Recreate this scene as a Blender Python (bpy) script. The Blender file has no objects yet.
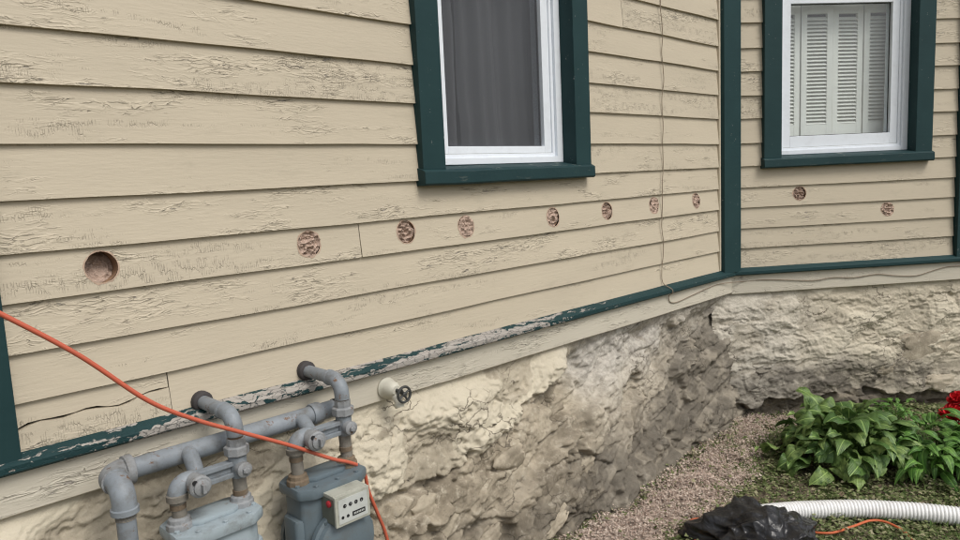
import bpy, bmesh, math, random
import numpy as np
from mathutils import Vector, Matrix, noise as mn
random.seed(7)
rng = np.random.default_rng(11)
S = bpy.context.scene
COL = S.collection

# ------------------------------------------------------------------ camera, sky, sun, exposure
cam = bpy.data.cameras.new('camera'); camo = bpy.data.objects.new('camera', cam); COL.objects.link(camo)
CR, CU, CF = Vector((.7054, -.7075, -.0455)), Vector((.1211, .0570, .9910)), Vector((.6990, .7040, -.1256))
CF.normalize(); CR = (CR - CF*CR.dot(CF)).normalized(); CU = CR.cross(CF)
CP = Vector((-3.773, -1.841, 0))
M = Matrix((CR, CU, -CF)).transposed().to_4x4(); M.translation = CP
camo.matrix_world = M
cam.sensor_width = 36; cam.lens = 725.7/960*36; cam.clip_start = .05; cam.clip_end = 500
S.camera = camo
S.render.resolution_x = 1024; S.render.resolution_y = 576

SUN_EL, SUN_AZ = 52, 178           # azimuth clockwise from +Y
w = bpy.data.worlds.new('World'); S.world = w; w.use_nodes = True
wn = w.node_tree; bg = wn.nodes['Background']
sk = wn.nodes.new('ShaderNodeTexSky'); sk.sky_type = 'NISHITA'; sk.sun_disc = False
sk.sun_elevation = math.radians(SUN_EL); sk.sun_rotation = math.radians(SUN_AZ)
sk.air_density = 1.0; sk.dust_density = 4.0; sk.ozone_density = 1.0
hs = wn.nodes.new('ShaderNodeHueSaturation'); hs.inputs['Saturation'].default_value = .22
wn.links.new(sk.outputs[0], hs.inputs['Color']); wn.links.new(hs.outputs[0], bg.inputs[0])
bg.inputs[1].default_value = .12
sl = bpy.data.lights.new('sun', 'SUN'); slo = bpy.data.objects.new('sun', sl); COL.objects.link(slo)
sl.energy = 1.25; sl.angle = math.radians(24); sl.color = (1, .95, .87)
az, el = math.radians(SUN_AZ), math.radians(SUN_EL)
slo.rotation_euler = Vector((math.sin(az)*math.cos(el), math.cos(az)*math.cos(el), math.sin(el))).to_track_quat('Z', 'Y').to_euler()
slo.location = (-2, -8, 8)
S.view_settings.view_transform = 'Standard'; S.view_settings.look = 'None'
S.view_settings.gamma = 1; S.view_settings.use_curve_mapping = False
S.view_settings.exposure = .29
cy = S.cycles; cy.max_bounces = 5; cy.diffuse_bounces = 3; cy.glossy_bounces = 3; cy.transparent_max_bounces = 8; cy.filter_width = 1.15; cy.caustics_reflective = False; cy.caustics_refractive = False

TH = .6703; GZ = -1.42
# ------------------------------------------------------------------ helpers
def hsh(ix, iy, seed):
    h = (ix.astype(np.int64)*374761393 + iy.astype(np.int64)*668265263 + seed*974711) & 0xffffffff
    h = ((h ^ (h >> 13))*1274126177) & 0xffffffff
    h = (h ^ (h >> 16)) & 0xffffffff
    return h/4294967295.0
def vn(x, y, seed=0):
    x = np.asarray(x, float); y = np.asarray(y, float)
    ix, iy = np.floor(x), np.floor(y); fx, fy = x-ix, y-iy
    u = fx*fx*fx*(fx*(fx*6-15)+10); v = fy*fy*fy*(fy*(fy*6-15)+10)
    a = hsh(ix, iy, seed); b = hsh(ix+1, iy, seed); c = hsh(ix, iy+1, seed); e = hsh(ix+1, iy+1, seed)
    return (a*(1-u)+b*u)*(1-v)+(c*(1-u)+e*u)*v
def fbm(x, y, seed=0, o=4, g=.5):
    s = 0; a = 1; t = 0
    for i in range(o):
        s = s+a*vn(np.asarray(x)*2**i+17*i, np.asarray(y)*2**i-9*i, seed+i); t += a; a *= g
    return s/t
def ridged(x, y, seed=0, o=4):
    s = 0; a = 1; t = 0
    for i in range(o):
        s = s+a*(1-np.abs(2*vn(np.asarray(x)*2**i+5*i, np.asarray(y)*2**i+3*i, seed+i)-1)); t += a; a *= .5
    return s/t
def worley(x, y, seed=0):
    x = np.asarray(x, float); y = np.asarray(y, float); ix, iy = np.floor(x), np.floor(y)
    f1 = np.full(x.shape, 9.); f2 = f1.copy(); idc = np.zeros(x.shape)
    for dx in (-1, 0, 1):
        for dy in (-1, 0, 1):
            px = ix+dx+hsh(ix+dx, iy+dy, seed); py = iy+dy+hsh(ix+dx, iy+dy, seed+77)
            q = np.hypot(px-x, py-y); c = hsh(ix+dx, iy+dy, seed+5)
            nf = q < f1; f2 = np.where(nf, f1, np.minimum(f2, q)); idc = np.where(nf, c, idc); f1 = np.where(nf, q, f1)
    return f1, f2, idc
def sstep(a, b, x):
    t = np.clip((x-a)/(b-a), 0, 1); return t*t*(3-2*t)

class MB:
    def __init__(s): s.v = []; s.f = []
    def add(s, vs, fs):
        o = len(s.v); s.v += [tuple(p) for p in vs]; s.f += [tuple(i+o for i in f) for f in fs]; return s
    def box(s, x0, x1, y0, y1, z0, z1):
        return s.add([(x0,y0,z0),(x1,y0,z0),(x1,y1,z0),(x0,y1,z0),(x0,y0,z1),(x1,y0,z1),(x1,y1,z1),(x0,y1,z1)],
                     [(0,3,2,1),(4,5,6,7),(0,1,5,4),(1,2,6,5),(2,3,7,6),(3,0,4,7)])
    def tube(s, pts, rad, n=16, caps=True):
        pts = [Vector(p) for p in pts]; m = len(pts)
        rad = rad if hasattr(rad, '__len__') else [rad]*m
        T = [(pts[min(i+1, m-1)]-pts[max(i-1, 0)]).normalized() for i in range(m)]
        up = Vector((0, 0, 1)) if abs(T[0].z) < .9 else Vector((1, 0, 0))
        nx = T[0].cross(up).normalized(); V = []; F = []
        for i in range(m):
            nx = (nx-T[i]*nx.dot(T[i])).normalized(); ny = T[i].cross(nx)
            for k in range(n):
                a = 2*math.pi*k/n; V.append(pts[i]+(nx*math.cos(a)+ny*math.sin(a))*rad[i])
        for i in range(m-1):
            for k in range(n):
                k2 = (k+1) % n; F.append((i*n+k, i*n+k2, (i+1)*n+k2, (i+1)*n+k))
        if caps: F.append(tuple(range(n))[::-1]); F.append(tuple((m-1)*n+k for k in range(n)))
        return s.add(V, F)
    def lathe(s, o, axis, prof, n=20):
        """prof: (distance along axis, radius)"""
        o = Vector(o); ax = Vector(axis).normalized()
        return s.tube_prof(o, ax, prof, n)
    def tube_prof(s, o, ax, prof, n):
        up = Vector((0, 0, 1)) if abs(ax.z) < .9 else Vector((1, 0, 0))
        nx = ax.cross(up).normalized(); ny = ax.cross(nx); V = []; F = []
        for (t, r) in prof:
            for k in range(n):
                a = 2*math.pi*(k+.5)/n; V.append(o+ax*t+(nx*math.cos(a)+ny*math.sin(a))*r)
        for i in range(len(prof)-1):
            for k in range(n):
                k2 = (k+1) % n; F.append((i*n+k, i*n+k2, (i+1)*n+k2, (i+1)*n+k))
        F.append(tuple(range(n))[::-1]); F.append(tuple((len(prof)-1)*n+k for k in range(n)))
        return s.add(V, F)
    def prism(s, poly, z0, z1):
        n = len(poly)
        return s.add([(x, y, z0) for x, y in poly]+[(x, y, z1) for x, y in poly],
                     [tuple(range(n))[::-1], tuple(range(n, 2*n))]+[(i, (i+1) % n, n+(i+1) % n, n+i) for i in range(n)])
    def build(s, name, m, parent=None, bevel=0, smooth=False, seg=2, fix=True):
        me = bpy.data.meshes.new(name); me.from_pydata(s.v, [], s.f); 
        if fix or bevel:
            bm = bmesh.new(); bm.from_mesh(me)
            bmesh.ops.recalc_face_normals(bm, faces=bm.faces)
            if bevel:
                ed = [e for e in bm.edges if len(e.link_faces) == 2 and e.calc_face_angle(0) > .5]
                bmesh.ops.bevel(bm, geom=ed, offset=bevel, segments=seg, profile=.6, affect='EDGES', clamp_overlap=True)
            bm.to_mesh(me); bm.free()
        return link(name, me, m, parent, smooth)
def link(name, me, m, parent=None, smooth=False, ang=40):
    if smooth:
        me.polygons.foreach_set('use_smooth', [True]*len(me.polygons)); me.set_sharp_from_angle(angle=math.radians(ang))
    o = bpy.data.objects.new(name, me); COL.objects.link(o)
    if m is not None and not me.materials: me.materials.append(m)
    if parent: o.parent = parent
    return o
def empty(name, loc=(0,0,0), rz=0, parent=None):
    o = bpy.data.objects.new(name, None); COL.objects.link(o); o.location = loc; o.rotation_euler = (0,0,rz)
    o.empty_display_size = .05
    if parent: o.parent = parent
    return o
def tag(o, label, cat, group=None):
    o['label'] = label; o['category'] = cat
    if group: o['group'] = group
    return o
def kind(o, k): o['kind'] = k; return o
def grid_mesh(name, X, Y, Z):
    h, wd = X.shape
    V = np.stack([X, Y, Z], -1).reshape(-1, 3); i = np.arange(h*wd).reshape(h, wd)
    F = np.stack([i[:-1, :-1], i[:-1, 1:], i[1:, 1:], i[1:, :-1]], -1).reshape(-1, 4)
    me = bpy.data.meshes.new(name); me.from_pydata(V.tolist(), [], F.tolist()); return me
def raw_mesh(name, V, F):
    me = bpy.data.meshes.new(name)
    V = np.asarray(V, np.float32); F = np.asarray(F, np.int32); k = F.shape[1]
    me.vertices.add(len(V)); me.vertices.foreach_set('co', V.ravel())
    me.loops.add(F.size); me.loops.foreach_set('vertex_index', F.ravel())
    me.polygons.add(len(F)); me.polygons.foreach_set('loop_start', np.arange(0, F.size, k, dtype=np.int32))
    me.update(calc_edges=True); me.validate(); return me
def spline(P, n):
    P = [Vector(p) for p in P]; Q = [P[0]*2-P[1]]+P+[P[-1]*2-P[-2]]; out = []
    for i in range(1, len(Q)-2):
        for k in range(n):
            t = k/n; a, b, c, e = Q[i-1], Q[i], Q[i+1], Q[i+2]
            out.append(.5*((2*b)+(c-a)*t+(2*a-5*b+4*c-e)*t*t+(3*b-a-3*c+e)*t**3))
    return out+[P[-1]]

# ------------------------------------------------------------------ materials
class NT:
    def __init__(s, name, rough=.6, spec=.4, metal=0):
        s.m = bpy.data.materials.new(name); s.m.use_nodes = True; s.t = s.m.node_tree; s.b = s.t.nodes['Principled BSDF']
        s.b.inputs['Roughness'].default_value = rough; s.b.inputs['Specular IOR Level'].default_value = spec; s.b.inputs['Metallic'].default_value = metal
    def n(s, ty, ins=None, **kw):
        x = s.t.nodes.new('ShaderNode'+ty)
        for k, v in kw.items(): setattr(x, k, v)
        for k, v in (ins or {}).items(): s.set(x.inputs[k], v)
        return x
    def set(s, sock, v):
        if isinstance(v, bpy.types.NodeSocket): s.t.links.new(v, sock)
        elif isinstance(v, bpy.types.Node): s.t.links.new(v.outputs[0], sock)
        else: sock.default_value = v
    def obj(s, rnd=0):
        tc = s.n('TexCoord').outputs['Object']
        if not rnd: return tc
        oi = s.n('ObjectInfo'); q = s.math('MULTIPLY', oi.outputs['Random'], rnd)
        return s.n('VectorMath', {0: tc, 1: s.n('CombineXYZ', {0: q, 1: 0, 2: q})}, operation='ADD').outputs[0]
    def math(s, op, a, b=0, c=0, clamp=False):
        x = s.n('Math', operation=op, use_clamp=clamp); s.set(x.inputs[0], a); s.set(x.inputs[1], b); s.set(x.inputs[2], c); return x.outputs[0]
    def scl(s, v, sc): return s.n('VectorMath', {0: v, 1: sc}, operation='MULTIPLY').outputs[0]
    def noise(s, v, sc=5, det=4, rough=.55, dist=0):
        return s.n('TexNoise', {'Vector': v, 'Scale': sc, 'Detail': det, 'Roughness': rough, 'Distortion': dist}).outputs[0]
    def rng(s, v, a, b, lo=0, hi=1, smooth=True):
        x = s.n('MapRange', interpolation_type='SMOOTHSTEP' if smooth else 'LINEAR')
        s.set(x.inputs[0], v)
        for i, q in enumerate((a, b, lo, hi)): s.set(x.inputs[i+1], q)
        return x.outputs[0]
    def mix(s, f, a, b, bt='MIX'):
        x = s.n('Mix', data_type='RGBA', blend_type=bt); s.set(x.inputs[0], f); 
        for sock, v in ((x.inputs[6], a), (x.inputs[7], b)):
            s.set(sock, v if not isinstance(v, tuple) else (*v, 1)[:4])
        return x.outputs[2]
    def color(s, c): s.set(s.b.inputs['Base Color'], (*c, 1) if isinstance(c, tuple) else c); return s
    def bump(s, h, st=.5, dist=.002):
        x = s.n('Bump', {'Strength': st, 'Distance': dist}); s.set(x.inputs['Height'], h); s.t.links.new(x.outputs[0], s.b.inputs['Normal']); return s
    def edge(s, v, sc, rand=1):
        return s.n('TexVoronoi', {'Vector': v, 'Scale': sc, 'Randomness': rand}, feature='DISTANCE_TO_EDGE').outputs['Distance']

BEIGE = (.515, .452, .348)
def paint_beige(name, base=BEIGE, amount=1.0):
    k = NT(name, .62, .3); v = k.obj(40)
    vx = k.n('SeparateXYZ', {0: v}); flat = k.n('CombineXYZ', {0: vx.outputs[0], 1: vx.outputs[2], 2: 0}).outputs[0]
    big = k.noise(k.scl(flat, (1.6, 7, 1)), 1, 3)
    warp = k.n('VectorMath', {0: k.n('TexNoise', {'Vector': flat, 'Scale': 14, 'Detail': 3}).outputs['Color'], 1: (.045, .03, 0)}, operation='MULTIPLY').outputs[0]
    wv = k.n('VectorMath', {0: flat, 1: warp}, operation='ADD').outputs[0]
    oi = k.n('ObjectInfo').outputs['Random']; r2 = k.math('FRACT', k.math('MULTIPLY', oi, 7.31)); r3 = k.math('FRACT', k.math('MULTIPLY', oi, 23.7))
    off = k.n('VectorMath', {0: flat, 1: (7.3, 3.1, 0)}, operation='ADD').outputs[0]
    # long grain cracks with curled lips, in patches; how much differs from board to board
    m1 = k.rng(k.math('ADD', k.noise(k.scl(flat, (2.0, 10, 1)), 1.3, 5, .65), k.math('MULTIPLY', k.math('SUBTRACT', r2, .55), .13*amount)), .50, .64)
    e1 = k.edge(k.scl(wv, (20, 125, 1)), 1)
    c1 = k.math('MULTIPLY', k.rng(e1, .01, .055, 1, 0), k.math('MULTIPLY', m1, k.rng(k.noise(k.scl(flat, (26, 60, 1)), 1, 3), .42, .62)))
    lip = k.math('MULTIPLY', k.rng(e1, .02, .22, 1, 0), m1)
    # upright hairline crackle
    m2 = k.rng(k.math('ADD', k.noise(k.scl(off, (1.5, 14, 1)), 1.1, 3, .6), k.math('MULTIPLY', k.math('SUBTRACT', r3, .62), .18*amount)), .50, .60)
    e2 = k.edge(k.scl(k.n('VectorMath', {0: flat, 1: k.scl(warp, (.03, .3, 0))}, operation='ADD').outputs[0], (170, 38, 1)), 1, .6)
    c2 = k.math('MULTIPLY', k.rng(e2, .01, .08, 1, 0), k.math('MULTIPLY', m2, k.rng(k.noise(flat, 34, 3), .40, .62)))
    cr = k.math('MAXIMUM', c1, k.math('MULTIPLY', c2, .5))
    # chips down to grey wood
    ch = k.noise(k.scl(wv, (18, 80, 1)), 1, 5, .65)
    chip = k.math('MULTIPLY', k.rng(ch, .612, .635), k.rng(m1, .6, .95))
    col = k.mix(big, tuple(c*.90 for c in base), tuple(min(1, c*1.10) for c in base))
    col = k.mix(k.math('MULTIPLY', k.math('SUBTRACT', r3, .3), .14), col, (.42, .38, .30))
    streak = k.rng(k.noise(k.scl(flat, (5, 160, 1)), 1, 3), .3, .7)
    col = k.mix(k.math('MULTIPLY', streak, .09), col, tuple(c*.62 for c in base))
    blot = k.rng(k.noise(k.scl(off, (7, 16, 1)), 1, 5, .7), .54, .76)
    col = k.mix(k.math('MULTIPLY', blot, .24), col, (.30, .27, .20))
    speck = k.rng(k.noise(flat, 170, 2), .74, .79)
    col = k.mix(k.math('MULTIPLY', speck, .5), col, (.12, .10, .08))
    col = k.mix(k.math('MULTIPLY', lip, .22), col, tuple(min(1, c*1.35) for c in base))
    wood = k.mix(k.noise(k.scl(flat, (40, 300, 1)), 1, 3), (.16, .14, .13), (.33, .30, .265))
    col = k.mix(k.math('MULTIPLY', chip, .85), col, wood)
    col = k.mix(k.math('MULTIPLY', cr, .52), col, (.15, .125, .10))
    k.color(col)
    h = k.math('ADD', k.math('MULTIPLY', cr, -.8), k.math('MULTIPLY', chip, -.9))
    h = k.math('ADD', h, k.math('MULTIPLY', lip, .45))
    h = k.math('ADD', h, k.math('MULTIPLY', k.noise(k.scl(flat, (24, 130, 1)), 1, 4), .26))
    k.bump(h, 1.0, .0030)
    return k.m
M_BEIGE = paint_beige('beige_paint')
M_SKIRT = paint_beige('skirt_paint', (.54, .50, .415), .35)

def teal(name, peel_x=None):
    k = NT(name, .6, .22); v = k.obj(); n1 = k.noise(v, 7, 4); n2 = k.noise(k.scl(v, (9, 9, 60)), 1, 4)
    col = k.mix(n1, (.0095, .032, .035), (.017, .049, .052))
    scr = k.rng(k.noise(k.scl(v, (40, 40, 40)), 1, 5, .7), .655, .70)
    col = k.mix(k.math('MULTIPLY', scr, .6), col, (.28, .30, .29))
    h = k.math('ADD', k.math('MULTIPLY', n2, .3), k.math('MULTIPLY', scr, -.5))
    if peel_x is not None:
        x = k.n('SeparateXYZ', {0: v}).outputs[0]
        warp = k.n('VectorMath', {0: v, 1: k.scl(k.n('TexNoise', {'Vector': v, 'Scale': 25, 'Detail': 3}).outputs['Color'], (.05, .05, .015))}, operation='ADD').outputs[0]
        pn = k.noise(k.scl(warp, (7, 50, 42)), 1, 5, .6)
        amt = k.rng(x, peel_x[0], peel_x[1], .465, .78, False)
        amt = k.math('ADD', amt, k.rng(x, -3.0, -3.5, 0, .16, False))
        peel = k.rng(k.math('SUBTRACT', pn, amt), -.012, .012)
        ed = k.edge(k.scl(warp, (22, 60, 60)), 1)
        crk = k.rng(ed, 0, .07, 1, 0)
        wood = k.mix(k.noise(k.scl(v, (14, 90, 90)), 1, 5, .7), (.20, .185, .17), (.46, .43, .39))
        wood = k.mix(k.math('MULTIPLY', crk, .7), wood, (.05, .05, .05))
        col = k.mix(peel, col, wood)
        h = k.math('SUBTRACT', h, k.math('MULTIPLY', peel, .8)); h = k.math('SUBTRACT', h, k.math('MULTIPLY', crk, .4))
        k.set(k.b.inputs['Roughness'], k.rng(peel, 0, 1, .6, .9))
    k.color(col); k.bump(h, .7, .0022); return k.m
M_TEAL = teal('teal_paint'); M_PEEL = teal('peeling_teal_paint', (-1.75, -.75))
def simple(name, c, rough=.5, spec=.4, metal=0, var=.12, sc=12, bump=.15, bd=.001, rust=0, rc=(.16, .085, .045), dirt=0, rnd=0):
    k = NT(name, rough, spec, metal); v = k.obj(rnd); n = k.noise(v, sc, 5, .6)
    col = k.mix(n, tuple(x*(1-var) for x in c), tuple(min(1, x*(1+var)) for x in c))
    if rust:
        r = k.rng(k.noise(v, 38, 6, .7), .66-.14*rust, .74-.1*rust); col = k.mix(r, col, rc)
        k.set(k.b.inputs['Roughness'], k.rng(r, 0, 1, rough, .9))
    if dirt:
        r = k.rng(k.noise(v, 22, 5, .7), .45, .75); col = k.mix(k.math('MULTIPLY', r, dirt), col, (.10, .085, .065))
    k.color(col)
    if bump: k.bump(k.noise(v, sc*6, 4), bump, bd)
    return k.m
M_VINYL = simple('white_vinyl', (.74, .78, .83), .35, .4, var=.03, dirt=.08, bump=.05)
M_PIPE = simple('grey_pipe_paint', (.215, .24, .265), .5, .35, var=.3, sc=18, rust=.42, dirt=.6, bump=.45, bd=.0015)
M_FIT = simple('grey_fitting_paint', (.255, .265, .275), .6, .35, var=.35, sc=34, rust=.6, dirt=.6, bump=.5, bd=.002)
M_RUST = simple('rusty_fitting', (.17, .13, .09), .75, .3, var=.45, sc=40, rust=.5, bump=.7, bd=.002)
M_RUSTG = simple('rust_stained_fitting', (.19, .175, .15), .7, .3, var=.4, sc=40, rust=.35, bump=.7, bd=.002)
M_DARKM = simple('dark_flange', (.05, .045, .045), .7, .3, var=.4, sc=30, bump=.5)
M_MET1 = simple('pale_meter_paint', (.30, .355, .385), .42, .45, var=.12, sc=14, rust=.12, dirt=.5, bump=.2)
M_MET2 = simple('slate_meter_paint', (.115, .15, .172), .42, .45, var=.15, sc=14, rust=.06, dirt=.35, bump=.2)
M_INDEX = simple('meter_index_cream', (.40, .405, .35), .5, .4, var=.15, sc=20, dirt=.4)
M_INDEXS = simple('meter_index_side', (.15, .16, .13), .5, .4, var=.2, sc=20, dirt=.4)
M_FACE = simple('meter_dial_plate', (.50, .52, .50), .4, .4, var=.05, dirt=.2)
M_BLACK = simple('black_mark', (.02, .02, .022), .5, .3, bump=0)
M_RED = simple('red_seal', (.42, .03, .04), .4, .4)
M_CORD = simple('orange_cord_jacket', (.52, .115, .065), .38, .5, var=.12, sc=9, dirt=.15, bump=.05)
M_CORD2 = simple('faded_orange_cord_jacket', (.55, .13, .05), .5, .4, var=.15, sc=9, dirt=.3, bump=.05)
M_WIRE = simple('brown_wire_jacket', (.24, .19, .14), .6, .3, var=.3, sc=15)
M_HOSE = simple('white_hose_plastic', (.76, .76, .755), .4, .45, var=.05, sc=8, dirt=.18, bump=.05)
M_FAUC = simple('cream_faucet_paint', (.55, .53, .45), .5, .4, var=.1, sc=30, rust=.05, bump=.4, bd=.002)
M_KNOB = simple('dark_handwheel', (.06, .062, .06), .5, .4, metal=.3, var=.3, sc=40, rust=.1)
M_WOODH = simple('raw_cut_wood', (.30, .19, .12), .85, .2, var=.3, sc=60, bump=.6, bd=.002)
M_TORN = simple('torn_wood_edge', (.46, .34, .26), .9, .15, var=.35, sc=80, bump=.6, bd=.002)
M_INSUL = simple('brown_insulation', (.50, .375, .305), .95, .1, var=.6, sc=70, bump=1, bd=.004)
M_ROOM = simple('dim_room_wall', (.22, .20, .19), .9, .2)
M_STEM = simple('plant_stem', (.10, .17, .045), .6, .3)
M_PETAL = simple('red_petal', (.62, .012, .02), .55, .3, var=.25, sc=20)
M_SHUT = simple('white_shutter_paint', (.80, .80, .74), .5, .35, var=.05, sc=10, dirt=.05, bump=.05)

k = NT('curtain_sheer', .9, .1); v = k.obj()
k.color(k.mix(k.noise(k.scl(v, (3, 3, 1.2)), 1, 3), (.30, .29, .305), (.50, .485, .50)))
tr = k.n('BsdfTranslucent', {'Color': (.3, .29, .29, 1)}); ms = k.n('MixShader', {0: .35, 1: k.b.outputs[0], 2: tr.outputs[0]})
tp = k.n('BsdfTransparent'); ms2 = k.n('MixShader', {0: .12, 1: ms.outputs[0], 2: tp.outputs[0]})
k.t.links.new(ms2.outputs[0], k.t.nodes['Material Output'].inputs[0]); M_CURT = k.m

k = NT('window_glass', .02); t = k.t
gl = k.n('BsdfGlossy', {'Color': (1, 1, 1, 1), 'Roughness': .015}); tp = k.n('BsdfTransparent', {'Color': (.95, .965, .97, 1)})
bf = k.n('NewGeometry').outputs['Backfacing']; fr = k.n('Fresnel', {'IOR': k.rng(bf, 0, 1, 1.5, 1/1.5, False)}); ms = k.n('MixShader', {0: fr.outputs[0], 1: tp.outputs[0], 2: gl.outputs[0]})
t.links.new(ms.outputs[0], t.nodes['Material Output'].inputs[0]); M_GLASS = k.m

k = NT('insect_screen_mesh', .8, .1); k.color((.105, .11, .122)); tp = k.n('BsdfTransparent'); ms = k.n('MixShader', {0: .70, 1: k.b.outputs[0], 2: tp.outputs[0]})
k.t.links.new(ms.outputs[0], k.t.nodes['Material Output'].inputs[0]); M_SCREEN = k.m

def masonry(name, stone=False):
    k = NT(name, .9, .2); v = k.obj(30 if stone else 0)
    n1 = k.noise(v, 6, 6, .65); n2 = k.noise(v, 28, 6, .7); n3 = k.noise(v, 110, 3, .6)
    rock = k.mix(k.rng(n1, .35, .65), (.21, .178, .132), (.42, .365, .28))
    rock = k.mix(k.rng(n2, .5, .72), rock, (.48, .43, .345))
    rock = k.mix(k.math('MULTIPLY', k.rng(n2, .46, .30), .55), rock, (.11, .092, .07))
    if not stone:
        at = k.n('Attribute', attribute_name='parge').outputs['Fac']; dk = k.n('Attribute', attribute_name='grime').outputs['Fac']
        gy = k.n('Attribute', attribute_name='grey').outputs['Fac']
        pg = k.mix(n1, (.46, .41, .32), (.61, .555, .44))
        gr = k.mix(k.rng(n2, .35, .65), (.31, .29, .26), (.53, .50, .45))
        pg = k.mix(gy, pg, gr)
        pg = k.mix(k.math('MULTIPLY', k.rng(n2, .58, .7), .4), pg, (.25, .22, .17))
        col = k.mix(at, rock, pg)
        ck = k.edge(k.n('VectorMath', {0: k.scl(v, (1, 1, 1.8)), 1: k.scl(k.n('TexNoise', {'Vector': v, 'Scale': 9, 'Detail': 4}).outputs['Color'], (.22, .22, .22))}, operation='ADD').outputs[0], 9)
        crk = k.math('MULTIPLY', k.rng(ck, 0, .035, 1, 0), k.rng(k.noise(v, 4, 3), .48, .62))
        col = k.mix(k.math('MULTIPLY', crk, .8), col, (.08, .065, .05))
        col = k.mix(k.math('MULTIPLY', dk, k.rng(n2, .08, .52)), col, (.085, .075, .062))
        h = k.math('ADD', k.math('MULTIPLY', n2, .7), k.math('MULTIPLY', n3, .35)); h = k.math('SUBTRACT', h, k.math('MULTIPLY', crk, .5))
    else:
        oi = k.n('ObjectInfo').outputs['Random']
        col = k.mix(k.math('MULTIPLY', oi, .5), rock, (.42, .37, .29)); h = k.math('ADD', k.math('MULTIPLY', n2, .7), k.math('MULTIPLY', n3, .35))
    k.color(col); k.bump(h, .6, .009); return k.m
M_FOUND = masonry('parged_rubble'); M_STONE = masonry('rubble_stone', True)

k = NT('garden_soil', .95, .15); v = k.obj(); n = k.noise(v, 30, 6, .7)
c = k.mix(n, (.07, .06, .04), (.22, .18, .13)); c = k.mix(k.rng(k.noise(v, 5, 4), .45, .6), c, (.09, .105, .045))
k.color(c); k.bump(k.noise(v, 80, 4), .8, .01); M_SOIL = k.m
def var_mat(name, cols, rough=.9, spec=.15, sc=45, transl=0):
    k = NT(name, rough, spec); v = k.obj()
    cr = k.n('ValToRGB'); e = cr.color_ramp.elements
    while len(e) < len(cols): e.new(.5)
    for i, c in enumerate(cols): e[i].position = .25+.5*i/(len(cols)-1); e[i].color = (*c, 1)
    g = k.n('NewGeometry').outputs['Random Per Island']
    f = k.math('ADD', k.math('MULTIPLY', g, .5), .25); k.set(cr.inputs[0], f); k.color(cr.outputs[0])
    if transl:
        tr = k.n('BsdfTranslucent'); k.set(tr.inputs[0], cr.outputs[0]); ms = k.n('MixShader', {0: transl, 1: k.b.outputs[0], 2: tr.outputs[0]})
        k.t.links.new(ms.outputs[0], k.t.nodes['Material Output'].inputs[0])
    return k.m
M_MULCH = var_mat('tan_fluff', [(.40, .30, .245), (.52, .41, .34), (.60, .49, .415), (.68, .58, .50)])
M_WEED = var_mat('weed_leaf', [(.08, .11, .035), (.16, .20, .075), (.27, .29, .14), (.42, .38, .25)], .6, .3, transl=.25)
M_GRASS = var_mat('grass_blade', [(.06, .12, .025), (.10, .18, .04), (.20, .23, .09)], .6, .3, transl=.3)
M_LITTER = var_mat('dry_litter', [(.08, .06, .045), (.20, .15, .105), (.34, .28, .21)])
def leafmat(name, a, b, vein):
    k = NT(name, .42, .4); v = k.obj(); oi = k.n('ObjectInfo').outputs['Random']
    c = k.mix(oi, a, b); c = k.mix(k.rng(k.noise(v, 40, 4), .4, .7), c, tuple(x*.72 for x in a))
    x = k.n('SeparateXYZ', {0: v}).outputs[0]
    rib = k.math('ABSOLUTE', k.math('SINE', k.math('MULTIPLY', x, vein)))
    mid = k.rng(k.math('ABSOLUTE', x), 0, .003, 1, 0); c = k.mix(k.math('MULTIPLY', mid, .6), c, tuple(min(1, q*2.2) for q in b))
    k.color(c); k.bump(rib, .35, .003)
    tr = k.n('BsdfTranslucent'); k.set(tr.inputs[0], c); ms = k.n('MixShader', {0: .22, 1: k.b.outputs[0], 2: tr.outputs[0]})
    k.t.links.new(ms.outputs[0], k.t.nodes['Material Output'].inputs[0]); return k.m
M_HOSTA = leafmat('hosta_leaf', (.075, .155, .038), (.25, .35, .11), 420)
M_LANCE = leafmat('lance_leaf', (.075, .19, .032), (.16, .31, .065), 700)
k = NT('black_bag_plastic', .30, .55); v = k.obj(); k.color((.012, .012, .014)); k.bump(k.noise(v, 22, 3, .5, 2.5), .35, .010); M_BAG = k.m

# ------------------------------------------------------------------ ground
def ground_h(x, y):
    return GZ + .05*(fbm(x*1.1+3, y*1.1, 3, 3)-.5)*np.exp(-((np.asarray(x)+.5)**2+(np.asarray(y)+.6)**2)/9) + .012*(fbm(x*14, y*14, 8, 3)-.5)
xs = np.concatenate([np.linspace(-60, -4.4, 14), np.linspace(-4, 2.4, 330), np.linspace(2.8, 60, 14)])
ys = np.concatenate([np.linspace(-80, -3.2, 14), np.linspace(-3, .4, 180), np.linspace(.8, 40, 10)])
X, Y = np.meshgrid(xs, ys)
g = link('ground', grid_mesh('ground', X, Y, ground_h(X, Y)), M_SOIL, smooth=True, ang=180); kind(g, 'structure')

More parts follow.
